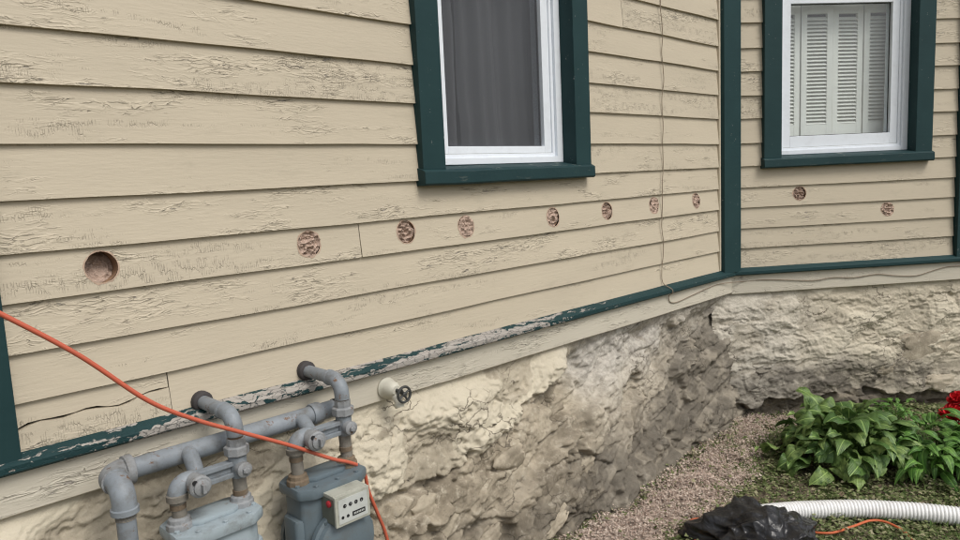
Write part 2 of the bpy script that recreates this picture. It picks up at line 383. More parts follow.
# ------------------------------------------------------------------ house
house = tag(empty('house', (0, 0, GZ)), 'weathered beige clapboard house with dark teal trim on a parged stone foundation', 'house')
up = -GZ
ZA = [2.05, 1.92, 1.79, 1.665, 1.535, 1.41, 1.28, 1.15, 1.015, .882, .753, .622, .499, .373, .251, .121, -.001, -.1175, -.226, -.3405, -.450, -.5585]
HOLE_R = .0375
def board_mesh(s0, s1, z0, z1, holes=(), seed=0, lowz=None, topy=.0125):
    """one clapboard in wall coordinates (s, depth, z); butt edge at depth 0, thin edge tucked under the board above"""
    rnd = random.Random(seed); ph = rnd.random()*50; tilt = (rnd.random()-.5)*.002
    zt = z1+.012; th = .0115+rnd.random()*.002
    def lo(s):
        a = float(fbm(np.array(s*2.3+ph), np.array(ph), 5, 3))-.5
        return z0+a*.006+tilt*math.sin(s*1.3+ph)
    def yb(s): return (float(fbm(np.array(s*3+ph), np.array(ph+9), 6, 3))-.5)*.0045
    def yf(s, z): return yb(s)+(topy-yb(s))*(z-z0)/(zt-z0)
    m = MB(); m.rims = []; cuts = [s0]; n = max(1, int((s1-s0)/.07))
    cuts = [s0+(s1-s0)*i/n for i in range(n+1)]
    R = HOLE_R*1.22
    hs_ = [h for h in holes if s0 < h[0] < s1]
    cuts = [c for c in cuts if all(abs(c-h[0]) > R+.012 for h in hs_)]+[h[0]+q*R for h in hs_ for q in (-1, 1)]
    cuts = sorted(cuts)
    for a, b in zip(cuts[:-1], cuts[1:]):
        la, lb = lo(a), lo(b); hole = [h for h in hs_ if abs((a+b)/2-h[0]) < .01]
        vs = [(a, yb(a), la), (b, yb(b), lb), (b, topy, zt), (a, topy, zt), (a, yb(a)+th, la), (b, yb(b)+th, lb), (b, topy+.004, zt), (a, topy+.004, zt)]
        fs = [(0, 4, 5, 1), (3, 2, 6, 7)]
        if a == s0: fs.append((0, 3, 7, 4))
        if b == s1: fs.append((1, 5, 6, 2))
        if not hole: fs.append((0, 1, 2, 3)); m.add(vs, fs)
        else:
            m.add(vs, fs); sc, zc = hole[0][:2]; N = 32; inn = []; out = []
            for i in range(N):
                t = 2*math.pi*(i+.5)/N; c_, s_ = math.cos(t), math.sin(t)
                rr = HOLE_R*(1+.03*math.sin(3*t+ph)+.02*math.sin(7*t))
                px, pz = sc+rr*c_, zc+rr*s_; inn.append((px, yf(px, pz), pz))
                ks = [((b if c_ > 0 else a)-sc)/c_ if abs(c_) > 1e-6 else 9, ((zt if s_ > 0 else z0)-zc)/s_ if abs(s_) > 1e-6 else 9]
                q = min(ks); ox, oz = sc+q*c_, zc+q*s_
                if oz < z0+.001: oz = lo(ox)
                out.append((ox, yf(ox, oz), oz))
            V = inn+out+[(p[0], .045, p[2]) for p in inn]; F = []
            for i in range(N):
                j = (i+1) % N; F.append((i, N+i, N+j, j))
            # splintered rim where the bit tore the paint
            rv = []
            for i in range(N):
                t = 2*math.pi*(i+.5)/N; ro = HOLE_R*(1.03+.16*max(0, mn.noise(Vector((math.cos(t)*2.2+sc*9, math.sin(t)*2.2, ph)))+.1)+.05*rnd.random())
                for r0 in (HOLE_R*.985, ro):
                    px, pz = sc+r0*math.cos(t), zc+r0*math.sin(t); rv.append((px, yf(px, pz)-.0007, pz))
            m.rims.append((rv, [(2*i, 2*i+1, (2*i+3) % (2*N), (2*i+2) % (2*N)) for i in range(N)]))
            # corner fill
            m.add(V, F)
            for cx, cz in ((a, lo(a)), (b, lo(b)), (b, zt), (a, zt)):
                ds = sorted(range(N), key=lambda i: (out[i][0]-cx)**2+(out[i][2]-cz)**2)[:2]
                m.add([(cx, yf(cx, cz), cz), out[ds[0]], out[ds[1]]], [(0, 1, 2)])
    return m
def wall(org, rz, s0, s1, zs, wins, seams, holes, label, seed, skip=None):
    """sheathing mesh (with window openings) that parents its clapboards"""
    m = MB(); zt, zb = zs[0], zs[-1]-.06; c = s0
    for (a, b, z0, z1) in wins:
        m.box(c, a, .085, .1, zb, zt+.05); m.box(a, b, .085, .1, zb, z0-.02); m.box(a, b, .085, .1, z1, zt+.05); c = b
    m.box(c, s1, .085, .1, zb, zt+.05)
    sh = m.build('clapboard_wall', M_SHEATH, house); sh.location = (org[0], org[1], up); sh.rotation_euler = (0, 0, rz); sh['label'] = label
    for i in range(len(zs)-1):
        z1, z0 = zs[i], zs[i+1]
        spans = [(s0, s1)]
        for (a, b, wz0, wz1) in wins:
            if z0 < wz1+.08 and z1 > wz0-.02: spans = [q for (p, e) in spans for q in ((p, a-.09), (b+.09, e)) if q[1] > q[0]]
        for sm in seams.get(i, []):
            spans = [q for (p, e) in spans for q in (((p, sm-.0012), (sm+.0012, e)) if p < sm < e else ((p, e),))]
        for j, (p, e) in enumerate(spans):
            if skip and skip(i, p, e, z0, z1, sh): continue
            bm_ = board_mesh(p, e, z0, z1, [h for h in holes if z0 < h[1] < z1], seed*100+i*7+j); bm_.build('clapboard', M_BEIGE, sh, fix=True)
            for rv, rf in bm_.rims: MB().add(rv, rf).build('torn_hole_edge', M_TORN, sh)
    for (sc, zc, dep, lump) in [h if len(h) == 4 else (*h, .006, .006) for h in holes]:
        n = 40; m = MB(); N = 32
        V = [(sc+HOLE_R*1.02*math.cos(2*math.pi*i/N), y, zc+HOLE_R*1.02*math.sin(2*math.pi*i/N)) for y in (.011, .084) for i in range(N)]
        m.add(V, [(i, (i+1) % N, N+(i+1) % N, N+i) for i in range(N)])
        m.build('drilled_hole_rim', M_WOODH, sh, smooth=True)
        rr, tt = np.meshgrid(np.linspace(0, 1, 22), np.linspace(0, 2*np.pi, 49)); px, pz = rr*np.cos(tt)*HOLE_R, rr*np.sin(tt)*HOLE_R
        hgt = (ridged(px*70+sc*31, pz*70, 4, 4)-.55)*lump*3.2+(fbm(px*160, pz*160+sc*9, 2, 3)-.5)*lump*1.6
        yy = dep - hgt
        if dep > .02: yy = dep+(pz/HOLE_R)*.024 - hgt
        me = grid_mesh('insulation_plug', sc+px, np.minimum(yy, .083), zc+pz); link('insulation_plug', me, M_INSUL, sh, True, 50)
    return sh
M_SHEATH = simple('dark_sheathing', (.07, .055, .04), .9, .1)
CRACK_BOARD = {}
def skipA(i, p, e, z0, z1, sh):
    if not (i == 20 and p < -3.3): return False
    # lowest board at the left is split lengthwise along a wandering crack
    n = 14; up_ = MB(); lo_ = MB(); zt = z1+.012
    def fy(z): return .0125*(z-z0)/(zt-z0)
    rows = []
    for q in range(n+1):
        s = p+(e-p)*q/n; t = q/n
        zc = z0+.048+.018*t+.006*math.sin(t*7)+.004*math.sin(t*17); gap = .0027*(1-.35*t)+.001*math.sin(q*2.1)
        rows.append((s, zc, gap))
    for (s, zc, g_), (s2, zc2, g2) in zip(rows[:-1], rows[1:]):
        for mm, b0, b1, t0, t1, dy in ((up_, zc+g_, zc2+g2, zt, zt, .001), (lo_, z0, z0, zc-g_, zc2-g2, -.003)):
            V = [(s, fy(b0)+dy, b0), (s2, fy(b1)+dy, b1), (s2, fy(t1)+dy, t1), (s, fy(t0)+dy, t0)]
            V += [(a, .02, c) for a, b, c in V]
            mm.add(V, [(0, 1, 2, 3), (0, 4, 5, 1), (3, 2, 6, 7)])
    up_.build('clapboard', M_BEIGE, sh); lo_.build('clapboard', M_BEIGE, sh)
    return True
WA = (-2.115, -1.376, .03, 1.56); WB = (.273, 1.078, .03, 1.56)
holesA = [(-3.202, -.1685, .052, .005)]+[(x, z, dp_, lu) for x, z, dp_, lu in ((-2.636, -.168, .008, .007), (-2.271, -.163, .016, .008), (-1.999, -.167, .007, .004), (-1.515, -.168, .013, .006), (-1.144, -.167, .017, .009), (-.763, -.165, .006, .005), (-.363, -.165, .012, .008))]
wallA = wall((0, 0), 0, -3.415, -.115, ZA, [WA], {17: [-2.455], 20: [-3.075], 10: [-1.0], 5: [-2.8], 12: [-3.1] if 0 else []}, holesA, 'long beige clapboard wall with a row of drilled holes', 1, skipA)
wallB = wall((0, 0), -TH, .058, 1.335, ZA, [WB], {}, [(.404, -.164, .018, .010), (.928, -.277, .007, .006)], 'narrow beige clapboard wall turned toward the viewer', 2)
cB = (1.44*math.cos(TH), -1.44*math.sin(TH))
wallC = wall(cB, 0, .1, 1.5, ZA, [], {}, [], None, 3)
wallD = wall((-3.53, 0), -math.pi/2, -1.5, -.1, ZA, [], {}, [], None, 4)
for o in (wallC, wallD): del o['label']

# end strips at the concave corner (pale boards' end blocking) and corner boards
def pB(s, y): return (s*math.cos(TH)+y*math.sin(TH), -s*math.sin(TH)+y*math.cos(TH))
def vtrim(name, poly, z0, z1, m=M_TEAL): return MB().prism([(x, y) for x, y in poly], z0+up, z1+up).build(name, m, house, bevel=.0025)
ZT = 2.15
vtrim('corner_board', [(-.112, .03), (-.108, -.022), pB(.050, -.024), pB(.055, .03)], -.575, ZT)
MB().box(-.128, -.1135, -.004, .03, -.556+up, ZT+up).build('corner_stop', M_BEIGE, house, bevel=.002)
q1 = (cB[0], cB[1])
ax_ = (math.sin(TH/2), math.cos(TH/2))
vtrim('corner_board', [pB(1.338, .02), pB(1.338, -.024), (q1[0]-.008, q1[1]-.026), (q1[0]+.11, q1[1]-.024), (q1[0]+.11, q1[1]+.02), (q1[0], q1[1]+.02)], -.575, ZT)
vtrim('corner_board', [(-3.4165, .03), (-3.4165, -.024), (-3.554, -.024), (-3.554, .115), (-3.51, .115), (-3.51, .03)], -.575, ZT)

# drip cap (water table) and skirt board
def capprof(y0): return [(.02, -.552), (.006, -.5555), (-.030, -.571), (-.036, -.576), (-.036, -.590), (-.030, -.596), (.02, -.596)]
def strip(name, org, rz, s0, s1, prof, m, wob=.002, step=.06, seed=1, k0=0, k1=0):
    """extrude a (depth,z) profile along s; k0,k1 = mitre slopes (ds per unit depth)"""
    n = max(2, int((s1-s0)/step)); mb = MB(); V = []; F = []; L = len(prof)
    for i in range(n+1):
        s = s0+(s1-s0)*i/n; dz = (float(fbm(np.array(s*2+seed), np.array(3.3), seed, 3))-.5)*wob*2
        for y, z in prof: V.append((s+(k0*y if i == 0 else 0)+(k1*y if i == n else 0), y+(dz*.5 if y < 0 else 0), z+dz))
    for i in range(n):
        for j in range(L): F.append((i*L+j, i*L+(j+1) % L, (i+1)*L+(j+1) % L, (i+1)*L+j))
    F += [tuple(range(L)), tuple(n*L+j for j in range(L))[::-1]]
    o = mb.add(V, F).build(name, m, house, smooth=True); o.location = (org[0], org[1], up); o.rotation_euler = (0, 0, rz); return o
kk = math.tan(TH/2)
strip('drip_cap', (0, 0), 0, -3.56, 0, capprof(0), M_PEEL, .002, seed=2, k1=kk)['label'] = 'drip cap with teal paint peeling to grey wood'
strip('drip_cap', (0, 0), -TH, 0, 1.44, capprof(0), M_TEAL, .0015, seed=3, k0=-kk, k1=-kk)
strip('drip_cap', cB, 0, 0, 1.6, capprof(0), M_TEAL, .001, seed=4, k0=kk)
strip('drip_cap', (-3.53, 0), -math.pi/2, -1.6, -.037, capprof(0), M_TEAL, .001, seed=4)
def skp(zb): return [(.025, -.594), (-.010, -.594), (-.010, zb+.003), (-.007, zb), (.025, zb)]
strip('skirt_board', (0, 0), 0, -3.545, 0, skp(-.694), M_SKIRT, .003, seed=5, k1=kk)
strip('skirt_board', (0, 0), -TH, 0, 1.44, skp(-.702), M_SKIRT, .002, seed=6, k0=-kk, k1=-kk)
strip('skirt_board', cB, 0, 0, 1.6, skp(-.702), M_SKIRT, .001, seed=7, k0=kk)
strip('skirt_board', (-3.53, 0), -math.pi/2, -1.6, -.012, skp(-.702), M_SKIRT, .001, seed=8)

# windows
def window(org, rz, L, R, zbot_glass, label, meet=.872):
    """L, R = inner edges of the casing"""
    wdw = empty('window', (org[0], org[1], up), rz, house); wdw['label'] = label
    CW = .1; zt = 1.52
    for a, b in ((L-CW, L), (R, R+CW)):
        MB().box(a, b, -.022, .05, .034, zt+.0).build('side_casing', M_TEAL, wdw, bevel=.003)
    MB().box(L-CW-.01, R+CW+.01, -.028, .05, zt+.002, zt+.12).build('head_casing', M_TEAL, wdw, bevel=.003)
    # sill with sloping weathered top
    n = 16; mb = MB(); V = []; F = []; a, b = L-CW-.006, R+CW+.006
    pr = [(.055, .0505), (-.020, .036), (-.036, .028), (-.037, -.012), (-.030, -.018), (.02, -.018)]
    for i in range(n+1):
        s = a+(b-a)*i/n; dz = (float(fbm(np.array(s*5), np.array(rz+4), 9, 3))-.5)*.004
        V += [(s, y+dz*.5, z+dz) for y, z in pr]
    for i in range(n):
        for j in range(6): F.append((i*6+j, i*6+(j+1) % 6, (i+1)*6+(j+1) % 6, (i+1)*6+j))
    F += [tuple(range(6)), tuple(n*6+j for j in range(6))]
    mb.add(V, F).build('sill', M_TEALW, wdw, bevel=.0015, seg=1)
    # jamb liner behind the casing edge (teal reveal) and white frame
    def ring(name, l, r, z0, z1, wd, y0, y1, m, wb=None, parent=wdw, bev=.002):
        mb = MB(); wb = wb or wd
        mb.box(l, l+wd, y0, y1, z0, z1); mb.box(r-wd, r, y0, y1, z0, z1)
        mb.box(l+wd, r-wd, y0, y1, z0, z0+wb); mb.box(l+wd, r-wd, y0, y1, z1-wd, z1)
        return mb.build(name, m, parent, bevel=bev)
    g0 = zbot_glass
    ring('outer_frame', L, R, .050, zt, .036, .046, .16, M_VINYL, .024)
    ring('frame_lip', L+.036, R-.036, .074, zt-.036, .016, .058, .15, M_VINYL, .014)
    ring('lower_sash', L+.052, R-.052, .088, meet+.03, .043, .064, .12, M_VINYL, g0-.088)
    ring('upper_sash', L+.052, R-.052, meet+.002, zt-.052, .035, .122, .15, M_VINYL)
    ring('glass_gasket', L+.0951, R-.0951, g0+.0001, meet-.0131, .0035, .084, .0878, M_BLACK, bev=0)
    MB().box(L+.055, R-.055, .0625, .066, .0862, .0895).build('sash_shadow_strip', M_INDEXS, wdw)  # dark strip standing in for the shadow gap between frame lip and sash
    MB().box(L+.095, R-.095, .088, .092, g0, meet-.012).build('pane', M_GLASS, wdw)
    MB().box(L+.087, R-.087, .134, .138, meet+.037, zt-.087).build('pane', M_GLASS, wdw)
    # dim room behind, closed
    mb = MB(); l, r, d0, d1, z0, z1 = L-.9, R+.9, .165, 2.2, -.6, 1.9
    mb.add([(l, d0, z0), (r, d0, z0), (r, d1, z0), (l, d1, z0), (l, d0, z1), (r, d0, z1), (r, d1, z1), (l, d1, z1)], [(0, 1, 2, 3), (7, 6, 5, 4), (1, 5, 6, 2), (2, 6, 7, 3), (3, 7, 4, 0)])
    for (a, b, c, e) in ((l, L, z0, z1), (R, r, z0, z1), (L, R, z0, .05), (L, R, 1.53, z1)): mb.add([(a, d0, c), (b, d0, c), (b, d0, e), (a, d0, e)], [(0, 1, 2, 3)])
    mb.build('room_lining', M_ROOM, wdw)
    return wdw
k = NT('teal_sill_paint', .6, .25); v = k.obj(); n = k.rng(k.noise(k.scl(v, (10, 30, 60)), 1, 6, .7), .60, .68)
geo = k.n('SeparateXYZ', {0: v}); top = k.rng(geo.outputs[2], .02, .034)
c = k.mix(k.noise(v, 8, 4), (.0085, .030, .034), (.016, .046, .049)); c = k.mix(k.math('MULTIPLY', n, k.math('ADD', .15, k.math('MULTIPLY', top, .8))), c, (.34, .36, .31)); k.color(c); k.bump(k.math('SUBTRACT', k.noise(v, 60, 4), n), .5, .002); M_TEALW = k.m
wA = window((0, 0), 0, -2.105, -1.386, .116, 'white sash window with grey sheer curtain in teal casing')
MB().box(-2.012, -1.479, .080, .0815, .114, .862).build('insect_screen', M_SCREEN, wA)
window((0, 0), -TH, .283, 1.068, .150, 'white sash window with louvred shutters in teal casing')

# foundation: battered, parged rubble, heightfield relief
def facets(x, y, seed):
    """broken-rock faces: every cell is a randomly tilted plane; returns height and edge distance"""
    ix, iy = np.floor(x), np.floor(y); f1 = np.full(x.shape, 9.); f2 = f1.copy(); hh = np.zeros(x.shape)
    for dx in (-1, 0, 1):
        for dy in (-1, 0, 1):
            jx, jy = ix+dx, iy+dy; px = jx+hsh(jx, jy, seed); py = jy+hsh(jx, jy, seed+77); q = np.hypot(px-x, py-y)
            h = hsh(jx, jy, seed+5)-.5+(x-px)*(hsh(jx, jy, seed+6)-.5)*1.6+(y-py)*(hsh(jx, jy, seed+7)-.30)*1.6
            nf = q < f1; f2 = np.where(nf, f1, np.minimum(f2, q)); hh = np.where(nf, h, hh); f1 = np.where(nf, q, f1)
    return hh, f2-f1
def terr(f, n, sharp=.82):
    g = f*n; return (np.floor(g)+sstep(sharp, 1, g-np.floor(g)))/n
def foundation(org, rz, s0, s1, label, isA):
    st = .005; s = np.arange(s0, s1+st, st); z = np.arange(-1.52, -.665, st); Sg, Zg = np.meshgrid(s, z)
    off = 0 if isA else 31.7
    wx = Sg+.07*(fbm(Sg*5+off, Zg*5, 21, 4)-.5); wz = Zg+.07*(fbm(Sg*5+9+off, Zg*5, 22, 4)-.5)
    t = np.clip((-.69-Zg)/.73, 0, 1.2)
    bat = (.012-.118*t-.03*t*t) if isA else (.012-.05*t)
    if isA: bat = bat+.05*t*sstep(-1.0, -.2, Sg)
    jag = .13*(fbm(Sg*3+2+off, Zg*3, 31, 3)-.5)+.07*(fbm(Sg*12+off, Zg*12, 32, 3)-.5)
    if isA: edge = np.interp(s, [-3.6, -2.75, -2.45, -2.0, -1.55, -1.46, -1.30, -1.1, .2], [-1.02, -1.05, -.99, -.95, -.84, -.74, -.60, -.5, -.4])[None]+jag
    else: edge = -1.34+jag
    pm = sstep(-.008, .008, Zg-edge)
    # rotated frame: the beds of the rubble climb to the right
    u = Sg*.93+Zg*.36; vv = -Sg*.36+Zg*.93
    if not isA: u, vv = Sg, Zg
    uw = u+wx-Sg; vw = vv+wz-Zg
    h1, e1 = facets(uw*3.0+off, vw*6.2, 41); h2, e2 = facets(uw*7.5+off, vw*14, 43); h3, e3 = facets(uw*24+off, vw*34, 47)
    led = fbm(uw*1.9+off, vw*4.4, 46, 5, .46); led2 = fbm(uw*6+3+off, vw*13, 48, 4)
    rub = .30*(terr(led, 5.5, .84)-.5)+.050*(terr(led2, 4, .86)-.5)+.020*h1+.011*h2+.004*h3+.020*(ridged(uw*4+off, vw*10, 45, 4)-.6)-.012*sstep(.10, .0, e1)-.005*sstep(.08, .0, e2)
    par = .026*(fbm(wx*3+off, wz*4, 51, 4)-.5)+.010*(ridged(uw*4+off, vw*10, 52, 4)-.6)
    fl = fbm(wx*4+off, wz*(6.5 if isA else 9), 54, 5); fl2 = fbm(wx*9+off, wz*(14 if isA else 24), 55, 4)
    par = par+.085*(terr(fl, 8, .92)-.5)+.040*(terr(fl2, 6, .92)-.5)+(.010*h2 if isA else 0)
    if not isA: par = par*.62+.010*h1+.004*h2
    gz = sstep(-1.62, -1.35, Sg+.25*(fbm(Sg*4, Zg*4, 57, 3)-.5)) if isA else np.zeros_like(Sg)   # greyer, better preserved stretch
    rub = rub*(1-.38*gz)+gz*(.055*(terr(fl, 7, .86)-.5)+.030*(fbm(uw*4, vw*14, 58, 5)-.5))
    big = .07*(fbm(Sg*1.3+off, Zg*1.6, 61, 2)-.5)*np.clip(t*2.2, 0, 1)
    top = sstep(-.70, -.80, Zg); amp = .2+.8*top
    hgt = pm*(par*amp+.020*top)+(1-pm)*rub*(.25+.75*top)+big+.0035*(fbm(Sg*70+off, Zg*70, 71, 3)-.5)
    Yg = bat-hgt
    if isA: Yg = np.maximum(Yg, -.24)
    Yg = np.where(Zg > -.705, np.maximum(Yg, .002), Yg)
    me = grid_mesh('foundation', Sg, Yg, Zg)
    lo = sstep(-.80, -1.15, Zg+.2*(fbm(Sg*4+off, Zg*4, 83, 4)-.5)-(.12*sstep(-1.5, -.3, Sg) if isA else 0))
    grey = np.clip(gz*(1-.35*lo) if isA else .55*sstep(.9, .1, Sg+.8*(fbm(Sg*3+off, Zg*3, 81, 4)-.5))+.05, 0, 1)
    gn = fbm(Sg*5+off, Zg*5, 82, 4)
    if isA: gm = sstep(-1.00, -1.34, Zg+.34*(gn-.5)-.36*sstep(-1.1, -.2, Sg)+.10*sstep(-1.8, -2.6, Sg))*.80
    else: gm = sstep(-1.03, -1.22, Zg+.22*(gn-.5)+.06*Sg)*.88*sstep(1.9, .8, Sg+.5*(gn-.5))
    gm = gm*(.55+.45*sstep(.3, .6, fbm(Sg*14+off, Zg*22, 84, 3)))
    for nm, arr in (('parge', np.maximum(pm, gz*(.90-.60*lo))*(1-(.65 if isA else .35)*sstep(.46, .43, fl+.10*(fl2-.5))*(1-.5*gz))), ('grey', grey), ('grime', np.clip(gm, 0, 1))):
        at = me.attributes.new(nm, 'FLOAT', 'POINT'); at.data.foreach_set('value', arr.ravel().astype(np.float32))
    o = link('foundation', me, M_FOUND, house, True, 180); o.location = (org[0], org[1], up); o.rotation_euler = (0, 0, rz); o['label'] = label
    def look(A): return lambda a, b: float(A[min(len(z)-1, max(0, int((b-z[0])/st))), min(len(s)-1, max(0, int((a-s[0])/st)))])
    return o, look(Yg), look(edge+0*Sg)
fA, hA, eA = foundation((0, 0), 0, -3.56, .12, 'bulging foundation with cream parging broken off rubble stone', True)
fB, hB, eB = foundation((0, 0), -TH, -.12, 1.46, 'flaking grey parged foundation under the right wall', False)
fC, _, _ = foundation(cB, 0, -.02, 1.5, 'x', False); del fC['label']
fD, _, _ = foundation((-3.53, 0), -math.pi/2, -1.5, .01, 'x', False); del fD['label']
def stone(parent, hf, s, z, ws, hz, dp, seed, tilt=0):
    bm = bmesh.new(); bmesh.ops.create_icosphere(bm, subdivisions=4, radius=1)
    sv = Vector((seed*3.1, seed*1.7, seed*.9))
    for v_ in bm.verts:
        p = v_.co.copy(); e = 3.6
        nrm = (abs(p.x)**e+abs(p.y)**e+abs(p.z)**e)**(1/e); p = p/nrm
        d_ = 1+.30*(mn.noise(p*1.3+sv))+.20*mn.noise(p*3+sv)+.09*mn.noise(p*8+sv)+.04*mn.noise(p*20+sv)
        p = p*d_; v_.co = Vector((p.x*ws, p.y*dp, p.z*hz))
    bmesh.ops.rotate(bm, verts=bm.verts, cent=(0, 0, 0), matrix=Matrix.Rotation(tilt, 3, 'Y'))
    me = bpy.data.meshes.new('stone'); bm.to_mesh(me); bm.free()
    o = link('stone', me, M_STONE, parent, True, 60); o.location = (s, hf(s, z)+dp*.55, z); return o
r_ = random.Random(5); pl = []
for t in range(4000):
    s = r_.uniform(-2.62, -1.45); z = r_.uniform(-1.40, -.92)
    if z > eA(s, z)-.07: continue
    ws, hz = r_.uniform(.04, .085), r_.uniform(.025, .045)
    if any(abs(s-a) < (ws+b)*1.25 and abs(z-c) < (hz+e)*1.3 for a, c, b, e in pl): continue
    pl.append((s, z, ws, hz)); stone(fA, hA, s, z, ws, hz, r_.uniform(.022, .034), t*.37, r_.uniform(-.5, -.15))
    if len(pl) >= 11: break
for (s, z, ws, hz, tl) in ((.93, -1.195, .06, .034, .0), (1.18, -1.08, .15, .085, -.05), (1.25, -1.29, .09, .045, .05)):
    stone(fB, hB, s, z, ws, hz, .020, s*9, tl)

# ------------------------------------------------------------------ interior things
cu = tag(empty('curtain', (-1.75, .2, .05)), 'grey sheer curtain hanging inside the left window', 'curtain')
for (a, b, ph) in ((-.33, -.10, 0), (-.035, .42, 2.2)):
    xs_ = np.linspace(a, b, 60); zs_ = np.linspace(-.05, 1.4, 26); X, Z = np.meshgrid(xs_, zs_)
    Yy = .032*np.sin(X*30+ph+.5*np.sin(Z*2.3))+.012*np.sin(X*131+Z*1.5)+.02*(fbm(X*4, Z*3, 91, 3)-.5); X = X+.05*(.6-Z)*.4*np.sin(Z*2+ph)
    link('curtain_panel', grid_mesh('curtain_panel', X, Yy, Z), M_CURT, cu, True, 180)
rod = MB().tube([(-.42, 0, 1.42), (.48, 0, 1.42)], .008, 10).build('curtain_rod', M_VINYL, cu, smooth=True)
PW = .185; slat0 = None
names = ['leftmost', 'second', 'third', 'rightmost']
for i in range(4):
    s = .312+i*(PW+.004); px, py = pB(s, .168)
    t = tag(empty('shutter_panel', (px, py, .02), -TH), 'white louvred interior shutter panel, %s of the row behind the right window' % ['leftmost', 'second from left', 'third from left', 'rightmost'][i], 'shutter', 'interior shutters')
    fold = (.16, -.16, .16, -.16)[i]*.5; t.rotation_euler = (0, 0, -TH+fold*.4)
    a, b = 0, PW; z0, z1 = .0, .86; stl = .034
    MB().box(a, a+stl, 0, .022, z0, z1).build('stile', M_SHUT, t, bevel=.002); MB().box(b-stl, b, 0, .022, z0, z1).build('stile', M_SHUT, t, bevel=.002)
    MB().box(a+stl, b-stl, .001, .021, z0, .195).build('rail', M_SHUT, t); MB().box(a+stl, b-stl, .001, .021, z1-.055, z1).build('rail', M_SHUT, t)
    if slat0 is None:
        m = MB(); c_, s_ = math.cos(.75), math.sin(.75); hw = .014; hd = .0022
        V = [(x, y*c_-zz*s_+.011, y*s_+zz*c_) for x in (stl, b-stl) for y, zz in ((-hw, -hd), (hw, -hd), (hw, hd), (-hw, hd))]
        m.add(V, [(0, 1, 2, 3), (4, 7, 6, 5), (0, 4, 5, 1), (1, 5, 6, 2), (2, 6, 7, 3), (3, 7, 4, 0)]); slat0 = m.build('slat', M_SHUT, t); slat0.location.z = .205; first = True
    zz = .205+(.0205 if i == 0 else 0)
    while zz < z1-.062:
        o = slat0.copy(); COL.objects.link(o); o.parent = t; o.location = (0, 0, zz); zz += .0205

# ------------------------------------------------------------------ gas piping
OY = -.18; HY = -.095; HZ = -.637
gp = tag(empty('gas_pipework', (-3.26, -.17, GZ)), 'grey gas header pipe with valves and two elbowed risers into the wall', 'pipe')
def gb(mb, name, m, sm=True, bev=0):
    o = mb.build(name, m, gp, smooth=sm, bevel=bev); o.location = (3.26, .17, -GZ); return o
def arc(c, a, b, r, n=8):
    """quarter bend: from c+a*r to c+b*r round corner point c (a,b unit vectors away from the corner)"""
    c, a, b = Vector(c), Vector(a), Vector(b); o = c+(a+b)*r
    return [o-b*r*math.cos(t)-a*r*math.sin(t) for t in [math.pi/2*i/n for i in range(n+1)]]
HR = .0245
gb(MB().tube([(-3.235, HY, HZ), (-2.715, HY, HZ)], HR, 24), 'header_pipe', M_PIPE)
gb(MB().lathe((-2.735, HY, HZ), (1, 0, 0), [(0, HR), (0, .029), (.005, .031), (.024, .031), (.030, .029), (.032, .025), (.075, .025), (.078, .0), ], 20), 'header_end_cap', M_PIPE)
gb(MB().lathe((-2.658, HY, HZ), (1, 0, 0), [(0, .027), (.012, .027), (.014, .022)], 20), 'end_plug', M_DARKM)
# left end: two elbows then the drop pipe
ex = -3.268; p = [(-3.218, HY, HZ)]+arc((ex, HY, HZ), (1, 0, 0), (0, -1, 0), .036)+[(ex, HY-.05, HZ)]
gb(MB().tube(p, [.033]+[.030]*(len(p)-2)+[.031], 20), 'elbow', M_FIT)
gb(MB().lathe((-3.222, HY, HZ), (1, 0, 0), [(-.014, .031), (-.012, .035), (.006, .035), (.008, .030)], 20), 'elbow_collar', M_FIT)
p = arc((ex, HY-.088, HZ), (0, 1, 0), (0, 0, -1), .036); p = [(ex, HY-.046, HZ)]+p+[(ex, HY-.088, HZ-.058)]
gb(MB().tube(p, [.029]+[.026]*(len(p)-2)+[.027], 20), 'elbow', M_PIPE)
gb(MB().lathe((ex, HY-.088, HZ-.048), (0, 0, -1), [(0, .027), (.002, .030), (.014, .030), (.016, .025)], 20), 'elbow_collar', M_PIPE)
gb(MB().lathe((ex, HY-.088, HZ-.062), (0, 0, -1), [(i*.0013, .0208+(.0012 if i % 2 else -.0004)) for i in range(12)], 18), 'pipe_thread', M_RUSTG)
gb(MB().tube([(ex, HY-.088, HZ-.05), (ex+.002, HY-.088, -1.5)], .0205, 20), 'drop_pipe', M_PIPE)
